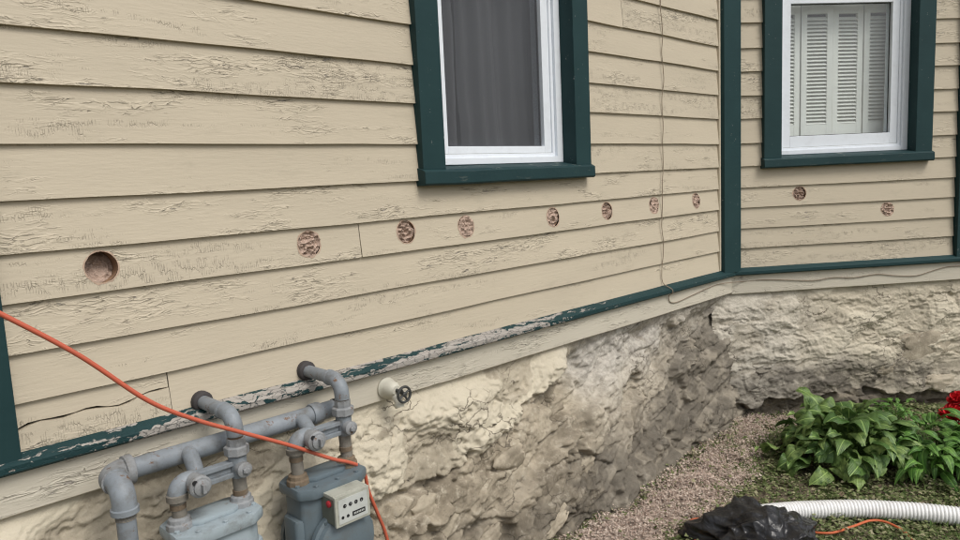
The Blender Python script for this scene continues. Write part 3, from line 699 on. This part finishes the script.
for (xr, xl, zs_, zn, mL, mR) in ((-2.998, -3.152, -.548, -.638, M_RUSTG, M_RUSTG), (-2.683, -2.838, -.535, -.622, M_RUSTG, M_RUSTG)):
    dz = zn+.638
    # stub out of the siding and elbow down to the union
    r = .0175
    gb(MB().lathe((xr, -.002, zs_), (0, -1, 0), [(-.02, .028), (.008, .028), (.012, .025), (.014, .017)], 20), 'wall_flange', M_DARKM)
    gb(MB().tube([(xr, .03, zs_), (xr, OY+.05, zs_)], r, 20), 'stub_pipe', M_PIPE)
    p = [(xr, OY+.062, zs_), (xr, OY+.05, zs_)]+arc((xr, OY, zs_), (0, 1, 0), (0, 0, -1), .040)+[(xr, OY, zs_-.052)]
    gb(MB().tube(p, [.020]+[.0205]*(len(p)-2)+[.0205], 20), 'elbow', M_PIPE)
    gb(MB().lathe((xr, OY+.06, zs_), (0, -1, 0), [(0, .0178), (.001, .022), (.010, .022), (.012, .0205)], 20), 'elbow_collar', M_PIPE)
    gb(MB().tube([(xr, OY, zs_-.045), (xr, OY, zn-.02)], .0165, 20), 'riser_pipe', M_FIT)
    def thread(x, y, z, r0, nth=6): gb(MB().lathe((x, y, z), (0, 0, -1), [(i*.0011, r0+(.0011 if i % 2 else -.0004)) for i in range(nth*2)], 18), 'pipe_thread', M_RUST)
    thread(xr, OY, zs_-.050, .0172); thread(xl, OY, zn-.082, .0172); thread(xr, OY, zn-.100, .0172)
    gb(MB().lathe((xr, OY, zn+.032), (0, 0, -1), [(0, .0168), (.0, .0225), (.012, .0225), (.02, .0215)], 8), 'union_sleeve', M_FIT, False)
    gb(MB().lathe((xr, OY, zn+.014), (0, 0, -1), [(0, .027), (.003, .0305), (.022, .0305), (.025, .027)], 8), 'union_nut', M_FIT, False, .0012)
    # meter bar: flat casting between inlet and outlet, with webs
    zb = zn-.042
    gb(MB().box(xl+.062, xr-.015, OY-.012, OY+.012, zb-.020, zb-.008).box(xl+.062, xr-.015, OY-.012, OY+.012, zb+.008, zb+.020).box(xl+.062, xr-.015, OY-.004, OY+.004, zb-.0079, zb+.0079).box(xl+.03, xl+.068, OY-.014, OY+.014, zb-.019, zb+.021), 'meter_bar', M_PIPE, False, .002)
    gb(MB().lathe((xr, OY, zb+.032), (0, 0, -1), [(0, .018), (.004, .022), (.050, .022), (.058, .017)], 20), 'outlet_block', M_PIPE)
    gb(MB().lathe((xr+.0, OY-.018, zb), (0, -1, 0), [(0, .019), (.018, .019), (.021, .015)], 18), 'plug_boss', M_FIT)
    gb(MB().lathe((xr+.0, OY-.038, zb), (0, -1, 0), [(0, .009), (.007, .009), (.009, .006)], 6), 'plug_screw', M_FIT, False)
    # branch from the header out to the bar
    gb(MB().tube([(xl+.062, HY, HZ), (xl+.062, HY-.03, HZ), (xl+.060, OY+.02, zb+.004), (xl+.058, OY-.004, zb)], [.023, .0195, .0185, .018], 18), 'branch_pipe', M_PIPE)
    # inlet elbow and cock
    p = [(xl+.045, OY, zb+.006)]+arc((xl, OY, zb+.006), (1, 0, 0), (0, 0, -1), .026)+[(xl, OY, zb-.030)]
    gb(MB().tube(p, .0215, 20), 'inlet_elbow', M_PIPE)
    gb(MB().lathe((xl, OY, zb-.016), (0, 0, -1), [(0, .0215), (.002, .0245), (.016, .0245), (.018, .018)], 20), 'elbow_collar', mL)
    gb(MB().lathe((xl+.036, OY+.004, zb+.002), (0, -1, 0), [(0, .019), (.01, .023), (.040, .023), (.042, .026), (.056, .026), (.060, .022)], 24), 'valve_body', M_FIT)
    gb(MB().lathe((xl+.036, OY-.055, zb+.002), (0, -1, 0), [(0, .0185), (.006, .0185), (.008, .015)], 20), 'valve_cap', M_FIT)
    gb(MB().box(xl+.032, xl+.040, OY-.075, OY-.062, zb-.008, zb+.012), 'valve_stem', M_FIT, False, .001)
    gb(MB().lathe((xl+.022, OY-.054, zb+.016), (0, -1, 0), [(0, .006), (.004, .006)], 10), 'valve_pin_hole', M_BLACK)
    # swivels down to the meter
    for x, m, top in ((xl, mL, zb-.03), (xr, mR, zb-.022)):
        p = [(x, OY, top), (x, OY, top-.02), (x+.002, OY, -.745), (x, OY, -.765)]
        gb(MB().tube(p, [.0175, .0165, .0165, .0175], 18), 'swivel', m if m is not M_FIT else M_FIT)
def swivel_nut(x, m): pass
# ------------------------------------------------------------------ meters
def hexplan(w_, d_, c):
    return [(-w_+c, -d_), (w_-c, -d_), (w_, -d_+c*.7), (w_, d_-c*.7), (w_-c, d_), (-w_+c, d_), (-w_, d_-c*.7), (-w_, -d_+c*.7)]
def meter(x, label, mp, mn_, index):
    t = tag(empty('gas_meter', (x, OY, -1.10)), label, 'gas meter', 'gas meters')
    zt = .322
    def add(mb, name, m, sm=False, bev=0, par=None): return mb.build(name, m, par or t, smooth=sm, bevel=bev)
    add(MB().prism(hexplan(.096, .060, .03), 0, zt-.022), 'body', mp, True, .010)
    cov = add(MB().prism(hexplan(.109, .074, .036), zt-.030, zt), 'top_cover', mp, True, .009)
    add(MB().prism(hexplan(.062, .034, .02), zt-.002, zt+.013), 'cover_dome', mp, True, .006)
    # flange bolts
    b0 = None
    for (bx, by) in [(-.06, -.060), (0.005, -.062), (.066, -.060), (.095, -.026), (-.095, -.026), (-.095, .026), (.095, .026)]:
        add(MB().lathe((bx, by, zt-.001), (0, 0, 1), [(0, .0065), (.005, .0065), (.006, .005)], 6), 'cover_bolt', mp)
    # diaphragm pans front and back
    for sgn in (-1, 1):
        prof = [(0, .098), (.014, .098), (.018, .090), (.030, .086), (.040, .066), (.046, .03), (.047, .001)]
        m = MB().lathe((0, sgn*.066, .150), (0, sgn, 0), prof, 28)
        pan = add(m, 'diaphragm_pan', mp, True)
        for q in range(10):
            a = q*math.pi/5+.3
            add(MB().lathe((.092*math.cos(a), sgn*.079, .150+.092*math.sin(a)), (0, sgn, 0), [(0, .005), (.006, .005)], 6), 'pan_bolt', mp, par=pan)
    for sgn in (-1, 1):
        add(MB().prism([(sgn*.092, -.042), (sgn*.112, -.03), (sgn*.112, .03), (sgn*.092, .042)], .02, .235), 'side_channel', mp, True, .008)
    for sx in (-.077, .077):
        add(MB().lathe((sx, 0, zt-.004), (0, 0, 1), [(0, .030), (.005, .031), (.016, .030), (.018, .026), (.028, .025), (.031, .019)], 12), 'union_collar', mn_, False, .0015)
    if index:
        # projecting index box with dials
        cx = .004; y0, y1 = -.125, -.052; z0, z1 = .225, .302; w_ = .052
        bx = add(MB().box(cx-w_, cx+w_, y0+.004, y1, z0, z1), 'index_box', M_INDEXS, False, .003)
        add(MB().box(cx-w_-.001, cx+w_+.001, y0+.006, y1+.004, z1-.006, z1+.004), 'index_lid', M_INDEX, False, .002, bx)
        add(MB().box(cx-w_-.002, cx+w_+.002, y0-.002, y0+.006, z0-.002, z1+.003), 'index_frame', M_INDEX, False, .002, bx)
        add(MB().box(cx-w_+.007, cx+w_-.007, y0-.0035, y0-.001, z0+.006, z1-.006), 'dial_plate', M_FACE, False, 0, bx)
        for q in range(4):
            dx = cx-.026+q*.0175
            add(MB().lathe((dx, y0-.0034, z1-.026), (0, -1, 0), [(0, .0052), (.001, .0052)], 14), 'dial', M_BLACK, False, 0, bx)
            h = MB(); a = q*1.4; h.add([(dx+.0009*math.cos(a+1.57), y0-.0048, z1-.026+.0009*math.sin(a+1.57)), (dx-.0009*math.cos(a+1.57), y0-.0048, z1-.026-.0009*math.sin(a+1.57)), (dx+.0045*math.cos(a), y0-.0048, z1-.026+.0045*math.sin(a))], [(0, 1, 2)])
            add(h, 'dial_hand', M_FACE, False, 0, bx)
        add(MB().box(cx-.004, cx+.036, y0-.0045, y0-.003, z0+.016, z0+.028), 'serial_plate', M_BLACK, False, 0, bx)
        for q in range(7): add(MB().box(cx+.0+q*.0048, cx+.003+q*.0048, y0-.0052, y0-.004, z0+.0195, z0+.0245), 'serial_mark', M_FACE, False, 0, bx)
        for q in range(2):
            add(MB().lathe((cx-.034+q*.016, y0-.0034, z0+.022), (0, -1, 0), [(0, .0042), (.001, .0042)], 12), 'test_dial', M_BLACK, False, 0, bx)
        add(MB().lathe((cx-w_, -.098, .282), (-1, 0, 0), [(-.002, .009), (.005, .009), (.007, .006)], 12), 'red_seal', M_RED, True, 0, bx)
        add(MB().box(cx-.03, cx+.03, y1-.02, y1+.012, z0-.03, z0+.002), 'index_bracket', mp, False, .006)
    return t
meter(-3.075, 'pale grey gas meter, left of the pair, cut by the frame edge', M_MET1, M_FIT, False)
meter(-2.7605, 'slate grey gas meter with cream dial box, right of the pair', M_MET2, M_RUST, True)

# ------------------------------------------------------------------ faucet
fx, fz = -2.405, -.652
fc = tag(empty('outdoor_faucet', (fx, -.01, fz)), 'cream painted outdoor faucet with dark round handwheel on the skirt board', 'faucet')
MB().lathe((0, .0, 0), (0, -1, 0), [(-.01, .033), (.006, .034), (.010, .030), (.022, .027), (.040, .0255), (.052, .019), (.056, .015)], 20).build('body', M_FAUC, fc, smooth=True)
p = [(0, -.035, -.004), (0, -.047, -.018), (0, -.062, -.036), (0, -.068, -.050)]
MB().tube(p, [.014, .013, .013, .0145], 14).build('spout', M_FAUC, fc, smooth=True)
MB().lathe((0, -.062, -.038), (0, -.35, -.94), [(0, .0145), (.004, .0165), (.013, .0165), (.016, .014)], 14).build('spout_ring', M_FAUC, fc, smooth=True)
hw = empty('handwheel', (.004, -.088, -.008), 0, fc)
MB().tube([(0, -.05, .002), (0.004, -.088, -.008)], .006, 10).build('valve_stem', M_KNOB, fc, smooth=True)
ring = [(.0245*math.cos(a), .0, .0245*math.sin(a)) for a in np.linspace(0, 2*math.pi, 25)]
MB().tube(ring, .0042, 8, False).build('rim', M_KNOB, hw, smooth=True)
for q in range(4):
    a = q*math.pi/2+.5; MB().tube([(0, 0, 0), (.0245*math.cos(a), 0, .0245*math.sin(a))], .0035, 6).build('spoke', M_KNOB, hw)
MB().lathe((0, .004, 0), (0, -1, 0), [(0, .008), (.008, .008), (.01, .005)], 12).build('hub', M_KNOB, hw)

# ------------------------------------------------------------------ cords, wire, hose
def cable(name, P, r, m, label, cat, n=10, seg=8, group=None):
    b = Vector(P[0]); pts = [q-b for q in spline(P, n)]
    o = MB().tube(pts, r, seg).build(name, m, None, smooth=True); o.location = b; return tag(o, label, cat, group)
cable('extension_cord', [(-3.66, -.27, -.115), (-3.545, -.25, -.150), (-3.466, -.245, -.211), (-3.339, -.24, -.319), (-3.213, -.235, -.447), (-3.11, -.228, -.520), (-3.004, -.222, -.581), (-2.87, -.215, -.657), (-2.755, -.212, -.728), (-2.700, -.212, -.756), (-2.660, -.205, -.783), (-2.640, -.202, -.815), (-2.630, -.2, -.868), (-2.602, -.2, -.95), (-2.575, -.2, -1.04), (-2.55, -.22, -1.25), (-2.5, -.3, -1.40), (-2.3, -.5, -1.408), (-1.95, -.6, -1.405)], .0052, M_CORD, 'orange extension cord draped across the gas pipes', 'cord', seg=10)
gc = [(-1.42, -.56, -1.41), (-1.34, -.50, -1.405), (-1.275, -.452, -1.395), (-1.20, -.50, -1.40), (-1.12, -.60, -1.41), (-1.07, -.75, -1.41), (-1.035, -.89, -1.398), (-.94, -.945, -1.392), (-.845, -.985, -1.390), (-.82, -1.04, -1.392), (-.865, -1.12, -1.398), (-1.0, -1.2, -1.40), (-1.2, -1.3, -1.41)]
cable('extension_cord', gc, .0048, M_CORD2, 'thin orange cord looping over the grass below the white hose', 'cord')
WY = -.0165
def wob(i): return .006*math.sin(i*2.1)+.004*math.sin(i*5.3)
Pw = []
for i, z in enumerate(np.linspace(2.1, -.54, 40)):
    Pw.append((-.700+wob(i)*.9+.012*math.sin(z*3), -.0045+.002*math.sin(i*1.7), z))
Pw += [(-.69, -.040, -.572), (-.688, -.042, -.592), (-.685, -.020, -.608), (-.665, -.0145, -.640), (-.60, -.0145, -.652), (-.45, -.0145, -.640), (-.3, -.0145, -.628), (-.15, -.0145, -.622)]
for s, z in ((.06, -.632), (.2, -.630), (.33, -.640), (.48, -.652), (.6, -.642), (.72, -.650), (.86, -.640), (.98, -.655), (1.1, -.662), (1.2, -.640), (1.3, -.622), (1.43, -.625)):
    x, y = pB(s, -.0145); Pw.append((x, y, z))
cable('wire', Pw, .0021, M_WIRE, 'thin brown wire running down the clapboards and along the skirt', 'wire', n=4, seg=6)

hp = [(-1.25, -.62, -1.36), (-1.10, -.62, -1.365), (-.955, -.70, -1.375), (-.86, -.785, -1.378), (-.77, -.885, -1.378), (-.70, -.985, -1.378), (-.64, -1.09, -1.378), (-.58, -1.22, -1.380), (-.53, -1.38, -1.380), (-.54, -1.54, -1.38), (-.66, -1.62, -1.38), (-.75, -1.52, -1.38), (-.785, -1.39, -1.385), (-.83, -1.315, -1.385), (-.93, -1.28, -1.385), (-1.1, -1.36, -1.385)]
hp = [(x-.036, y-.030, z) for x, y, z in hp]
cl = spline(hp, 30); acc = [0]
for a, b in zip(cl[:-1], cl[1:]): acc.append(acc[-1]+(b-a).length)
ridge = .0135; nn = int(acc[-1]/ridge*6); pts = []; rad = []; j = 0
for i in range(nn+1):
    d_ = acc[-1]*i/nn
    while j < len(acc)-2 and acc[j+1] < d_: j += 1
    t = (d_-acc[j])/max(1e-6, acc[j+1]-acc[j]); pts.append(cl[j].lerp(cl[j+1], t)-Vector(hp[0]))
    q = (i % 6); rad.append(.0365 if q in (1, 2, 3) else (.0348 if q in (0, 4) else .0330))
ho = MB().tube(pts, rad, 24).build('corrugated_hose', M_HOSE, None, smooth=True); ho.location = hp[0]
tag(ho, 'white corrugated plastic hose curving over the grass', 'hose')

# ------------------------------------------------------------------ black bag
bc = (-1.25, -.715); U, T_ = np.meshgrid(np.linspace(0, 2*np.pi, 261), np.linspace(0, 1, 120))
cx_, cy_ = np.cos(U), np.sin(U); rr = np.sin(T_*np.pi*.62); hz = np.cos(T_*np.pi*.62)
fx_, fy_ = cx_*rr, cy_*rr
rb = np.random.default_rng(5); crum = 0
for i in range(12):
    kx = rb.normal(size=3); kx /= np.linalg.norm(kx); fq = 2.6*1.17**i; ph = rb.uniform(0, 6.28)
    crum = crum+(1.0/1.10**i)*(1-np.abs(np.sin(fq*(kx[0]*fx_+kx[1]*fy_+kx[2]*hz)+ph+2.6*fbm(fx_*1.6+i, fy_*1.6+hz, 110+i, 2))))
crum = crum/7.2; rad_ = 1+.16*np.sin(3*U+.5)*T_+.07*np.sin(5*U+1.2)*T_
dis = 1+.66*(crum-.36)
Xb, Yb = .215*fx_*rad_*dis, .20*fy_*rad_*dis; Zb = np.maximum(.138*np.maximum(hz, -.25)*(.86+.5*(fbm(fx_*2+9, fy_*2, 105, 3)-.4))*dis, -.02)
zb0 = float(ground_h(np.array(bc[0]), np.array(bc[1])))
Zb = np.where(hz < .05, np.maximum(Zb, -.012), Zb)
bagm = grid_mesh('trash_bag', Xb, Yb, Zb); bag = link('trash_bag', bagm, M_BAG, None, True, 180); bag.location = (bc[0], bc[1], zb0+.008); bag.rotation_euler = (0, 0, -.75)
tag(bag, 'crumpled black plastic bag lying on the ground', 'bag')

# ------------------------------------------------------------------ plants
def leaf_mesh(name, L, W, droop, fold_, wave, tip, seed, serr=0):
    nu, nv = 9, 6; r0 = random.Random(seed); V = []; F = []; ph = r0.random()*6
    for i in range(nu+1):
        u = i/nu; wv = W*max(.02, (math.sin(math.pi*min(1, u**tip)))**.75 if u < 1 else .0)
        if u == 0: wv = W*.12
        ang = -droop*u*u; y = L*u*math.cos(ang*.6); zc = L*u*math.sin(ang*.6)+L*.10*math.sin(math.pi*u)
        for j in range(nv+1):
            v_ = j/nv*2-1; x = wv*v_; e = abs(v_)
            V.append((x*(1-.12*fold_), y-(e*e*L*.05 if u < .35 else 0), zc+fold_*abs(x)*.75-.35*wv*e**3+wave*W*.22*math.sin(u*9+v_*2.2+ph)*e+serr*math.sin(u*40)*e*.002))
    for i in range(nu):
        for j in range(nv): a = i*(nv+1)+j; F.append((a, a+1, a+nv+2, a+nv+1))
    me = bpy.data.meshes.new(name); me.from_pydata(V, [], F); me.polygons.foreach_set('use_smooth', [True]*len(F)); return me
def plant(name, loc, leaves, meshes, mat_, label, cat, group=None, stem_r=.0028, pname='leaf'):
    """leaves: (radius, azimuth, height, pitch, scale)"""
    t = tag(empty(name, loc), label, cat, group); st = MB()
    for (r, a, h, pt, sc, roll) in leaves:
        me = random.choice(meshes)
        if not me.materials: me.materials.append(mat_)
        o = bpy.data.objects.new(pname, me); COL.objects.link(o); o.parent = t
        pos = Vector((r*math.sin(a), r*math.cos(a), h)); o.location = pos
        o.rotation_euler = (Matrix.Rotation(-a, 3, 'Z') @ Matrix.Rotation(pt, 3, 'X') @ Matrix.Rotation(roll, 3, 'Y')).to_euler(); o.scale = (sc, sc, sc)
        q = pos*.5+Vector((0, 0, h*.22)); st.tube([(0.01*math.sin(a), .01*math.cos(a), 0), tuple(q), tuple(pos+Vector((math.sin(a), math.cos(a), 0))*.006)], [stem_r*1.3, stem_r, stem_r*.8], 5)
    st.build('stems', M_STEM, t, smooth=True); return t
hm = [leaf_mesh('hosta_leaf', .080+.013*i, .044+.005*((i*2) % 4), .25+.25*((i*3) % 5), .85-.13*i, .8+.5*(i % 3), .70+.03*(i % 3), i) for i in range(7)]
lv = []; R2 = random.Random(21)
for i in range(200):
    f = (i+.5)/200; r = .02+.265*f**.62; a = i*2.39996+R2.uniform(-.3, .3)
    dome = .20*(1-(r/.31)**2)+.045; h = dome*R2.uniform(.45, 1.08)
    lv.append((r*R2.uniform(.75, 1.12), a+R2.uniform(-.4, .4), max(.03, h), math.radians(48-58*f+R2.uniform(-28, 24)), R2.uniform(.55, 1.12), R2.uniform(-.8, .8)))
plant('hosta_plant', (-.225, -.705, GZ), lv, hm, M_HOSTA, 'large dark green hosta clump growing at the foot of the wall', 'plant')
lm = [leaf_mesh('lance_leaf', .105+.01*i, .020+.003*(i % 3), .9+.1*i, .45, .5, .75, 40+i, 1) for i in range(4)]
for n_, (x, y, hh, lab) in enumerate(((.06, -.98, .15, 'bright green leafy weed clump between the hosta and the red flower'), (-.17, -1.03, .14, 'low bright green weed clump in front of the hosta behind the hose'), (-.08, -1.17, .17, 'bright green leafy weed clump at the right edge just behind the hose'), (.20, -1.20, .20, 'tallest bright green weed clump at the right edge below the red flower'))):
    lv = []
    for i in range(64):
        f = R2.random(); r = .02+.15*R2.random()**.6; a = R2.uniform(0, 6.283); lv.append((r, a, .03+hh*(1-.45*(r/.17)**2)*f**.6, math.radians(R2.uniform(-15, 45)), R2.uniform(.6, 1.05), R2.uniform(-.6, .6)))
    plant('leafy_weed', (x, y, GZ), lv, lm, M_LANCE, lab, 'weed', 'leafy weeds beside the hosta', .0016)
# small broad-leaved seedlings near the wall
for n_, (x, y, hh, lab) in enumerate(((.42, -.72, .12, 'small dark weed tuft against the right foundation behind the hosta'), )):
    lv = [(R2.uniform(.01, .09), R2.uniform(0, 6.28), R2.uniform(.02, hh), math.radians(R2.uniform(-10, 50)), R2.uniform(.4, .7), 0) for i in range(34)]
    plant('leafy_weed', (x, y, GZ), lv, lm, M_HOSTA, lab, 'weed', 'leafy weeds beside the hosta', .0014)
# red flower
fl = tag(empty('red_flower', (.40, -1.0, GZ)), 'bright red flower bloom at the right edge near the foundation', 'flower')
pm = leaf_mesh('petal', .034, .019, -.6, .3, .5, .7, 77); pm.materials.append(M_PETAL); hd = Vector((-.02, 0, .115))
st = MB().tube([(0, 0, 0), (.01, .01, .07), tuple(hd)], .003, 6).tube([(0, 0, 0), (.03, -.01, .06), (.012, -.012, .185)], .003, 6).build('stem', M_STEM, fl, smooth=True)
for c_, n_, sc in ((hd, 60, 1.7), (Vector((.012, -.012, .190)), 40, 1.3)):
    for i in range(n_):
        a = i*2.39996; ph = math.acos(1-1.5*(i+.5)/n_); d_ = Vector((math.sin(ph)*math.cos(a), math.sin(ph)*math.sin(a), math.cos(ph)))
        o = bpy.data.objects.new('petal', pm); COL.objects.link(o); o.parent = fl; o.location = c_+d_*.012*sc; o.scale = (sc,)*3
        o.rotation_euler = (d_.to_track_quat('Y', 'Z').to_matrix() @ Matrix.Rotation(R2.uniform(-.6, .6), 3, 'Y') @ Matrix.Rotation(R2.uniform(.1, .5), 3, 'X')).to_euler()
for i in range(12):
    a = i*2.4; o = bpy.data.objects.new('leaf', lm[i % 4]); COL.objects.link(o); o.parent = fl; o.location = (.02*math.sin(a), .02*math.cos(a), .02+.01*i); o.rotation_euler = (.1, 0, -a); o.scale = (.5,)*3; o.location.z = .012+.006*i

# ------------------------------------------------------------------ ground cover (uncountable)
OCT = np.array([(1, 0, 0), (-1, 0, 0), (0, 1, 0), (0, -1, 0), (0, 0, 1), (0, 0, -1)], float)
OF = np.array([(0, 2, 4), (2, 1, 4), (1, 3, 4), (3, 0, 4), (2, 0, 5), (1, 2, 5), (3, 1, 5), (0, 3, 5)])
def wallfront(x):   # y of the foundation foot
    a = np.where(x < 0, -.14+.06*np.clip((x+1.2)/1.2, 0, 1), -.06-x*math.tan(TH)); return a
def mulch_w(x, y):
    d_ = wallfront(x)-y; e = .30+.34*(fbm(x*3.5, y*3.5, 121, 4)-.5)-.10*np.clip((x+.6)/.6, 0, 1); gap = sstep(.0, .07, d_-.10*(fbm(x*5, y*5+3, 122, 3)-.42))
    return np.clip((e-d_)/.22+.35, 0, 1)*(.35+.65*gap)*(.45+.55*sstep(.30, .5, fbm(x*11, y*11, 123, 3)))*(d_ > -.03)*np.where(x > .05, np.clip(1-(x-.05)*3, .15, 1), 1)
def scatter(n, x0, x1, y0, y1, wfun):
    x = rng.uniform(x0, x1, n); y = rng.uniform(y0, y1, n); kx = rng.random(n) < wfun(x, y); kx &= (y < wallfront(x)+.04); return x[kx], y[kx]
def rots(n):
    q = rng.normal(size=(n, 4)); q /= np.linalg.norm(q, axis=1)[:, None]; w_, x, y, z = q.T
    return np.stack([np.stack([1-2*(y*y+z*z), 2*(x*y-z*w_), 2*(x*z+y*w_)], -1), np.stack([2*(x*y+z*w_), 1-2*(x*x+z*z), 2*(y*z-x*w_)], -1), np.stack([2*(x*z-y*w_), 2*(y*z+x*w_), 1-2*(x*x+y*y)], -1)], 1)
def crumbs(name, n, box_, wfun, s0, s1, m, label, cat, lift=.006):
    x, y = scatter(n, *box_, wfun); n = len(x); s = rng.uniform(s0, s1, n)**1
    b = OCT[None]*rng.uniform(.45, 1.3, (n, 6, 1))+rng.normal(0, .18, (n, 6, 3)); b = b*s[:, None, None]
    b = np.einsum('nij,nkj->nki', rots(n), b); b[:, :, 0] += x[:, None]; b[:, :, 1] += y[:, None]; b[:, :, 2] = b[:, :, 2]*.8+(ground_h(x, y)+lift*rng.random(n)*2)[:, None]
    F = (OF[None]+6*np.arange(n)[:, None, None]).reshape(-1, 3); o = link(name, raw_mesh(name, b.reshape(-1, 3), F), m); kind(tag(o, label, cat), 'stuff'); return o
def quads(name, n, box_, wfun, l0, l1, asp, m, label, cat, hmax, steep=.5):
    x, y = scatter(n, *box_, wfun); n = len(x); l = rng.uniform(l0, l1, n); a = rng.uniform(0, 6.283, n); p_ = rng.uniform(-.2, 1, n)*steep*1.5
    dx = np.stack([np.cos(a)*np.cos(p_), np.sin(a)*np.cos(p_), np.sin(p_)], -1); sx = np.stack([-np.sin(a), np.cos(a), rng.normal(0, .35, n)], -1)
    B = np.stack([x, y, ground_h(x, y)+rng.random(n)**1.5*hmax*(.25+1.5*sstep(.35, .7, fbm(x*16, y*16, 151, 3)))], -1); w_ = (l*asp)[:, None]; l = l[:, None]; dr = np.array([0, 0, -1.])*l*.25
    V = np.stack([B, B+dx*l*.45+sx*w_, B+dx*l+dr, B+dx*l*.45-sx*w_, B+dx*l*.5+np.array([0, 0, -.08])*l], 1)
    F = (np.array([(0, 1, 4), (1, 2, 4), (2, 3, 4), (3, 0, 4)])[None]+5*np.arange(n)[:, None, None]).reshape(-1, 3)
    o = link(name, raw_mesh(name, V.reshape(-1, 3), F), m); kind(tag(o, label, cat), 'stuff'); return o
BX = (-2.6, .9, -1.9, .0)
crumbs('insulation_debris', 90000, (-2.4, .5, -1.0, .0), mulch_w, .0018, .0052, M_MULCH, 'tan fluffy debris strewn along the foot of the foundation', 'debris', .014)
quads('insulation_tufts', 300000, (-2.3, .3, -.85, -.03), mulch_w, .004, .011, .5, M_MULCH, 'larger tan tufts lying on the fluffy debris strip', 'debris', .020, .6)
crumbs('dry_litter', 30000, BX, lambda x, y: .5+0*x, .002, .006, M_LITTER, 'dry brown litter between the weeds', 'litter', .004)
green = lambda x, y: np.clip(1.02-mulch_w(x, y)*.95, .06, 1)*(.4+.6*sstep(.35, .6, fbm(x*5, y*5, 131, 3)))
quads('ground_weeds', 90000, BX, green, .010, .024, .38, M_WEED, 'low mixed green weeds covering the soil', 'weeds', .022, .4)
quads('grass', 26000, BX, lambda x, y: green(x, y)*sstep(.42, .6, fbm(x*3+4, y*3, 141, 3)+.25*sstep(-.55, -1.0, y)), .025, .055, .045, M_GRASS, 'short thin grass blades around the hose', 'grass', .006, 1.0)
quads('dry_leaves', 420, BX, lambda x, y: .7+0*x, .018, .040, .32, M_LITTER, 'scattered dry brown leaves among the weeds', 'leaves', .02, .5)
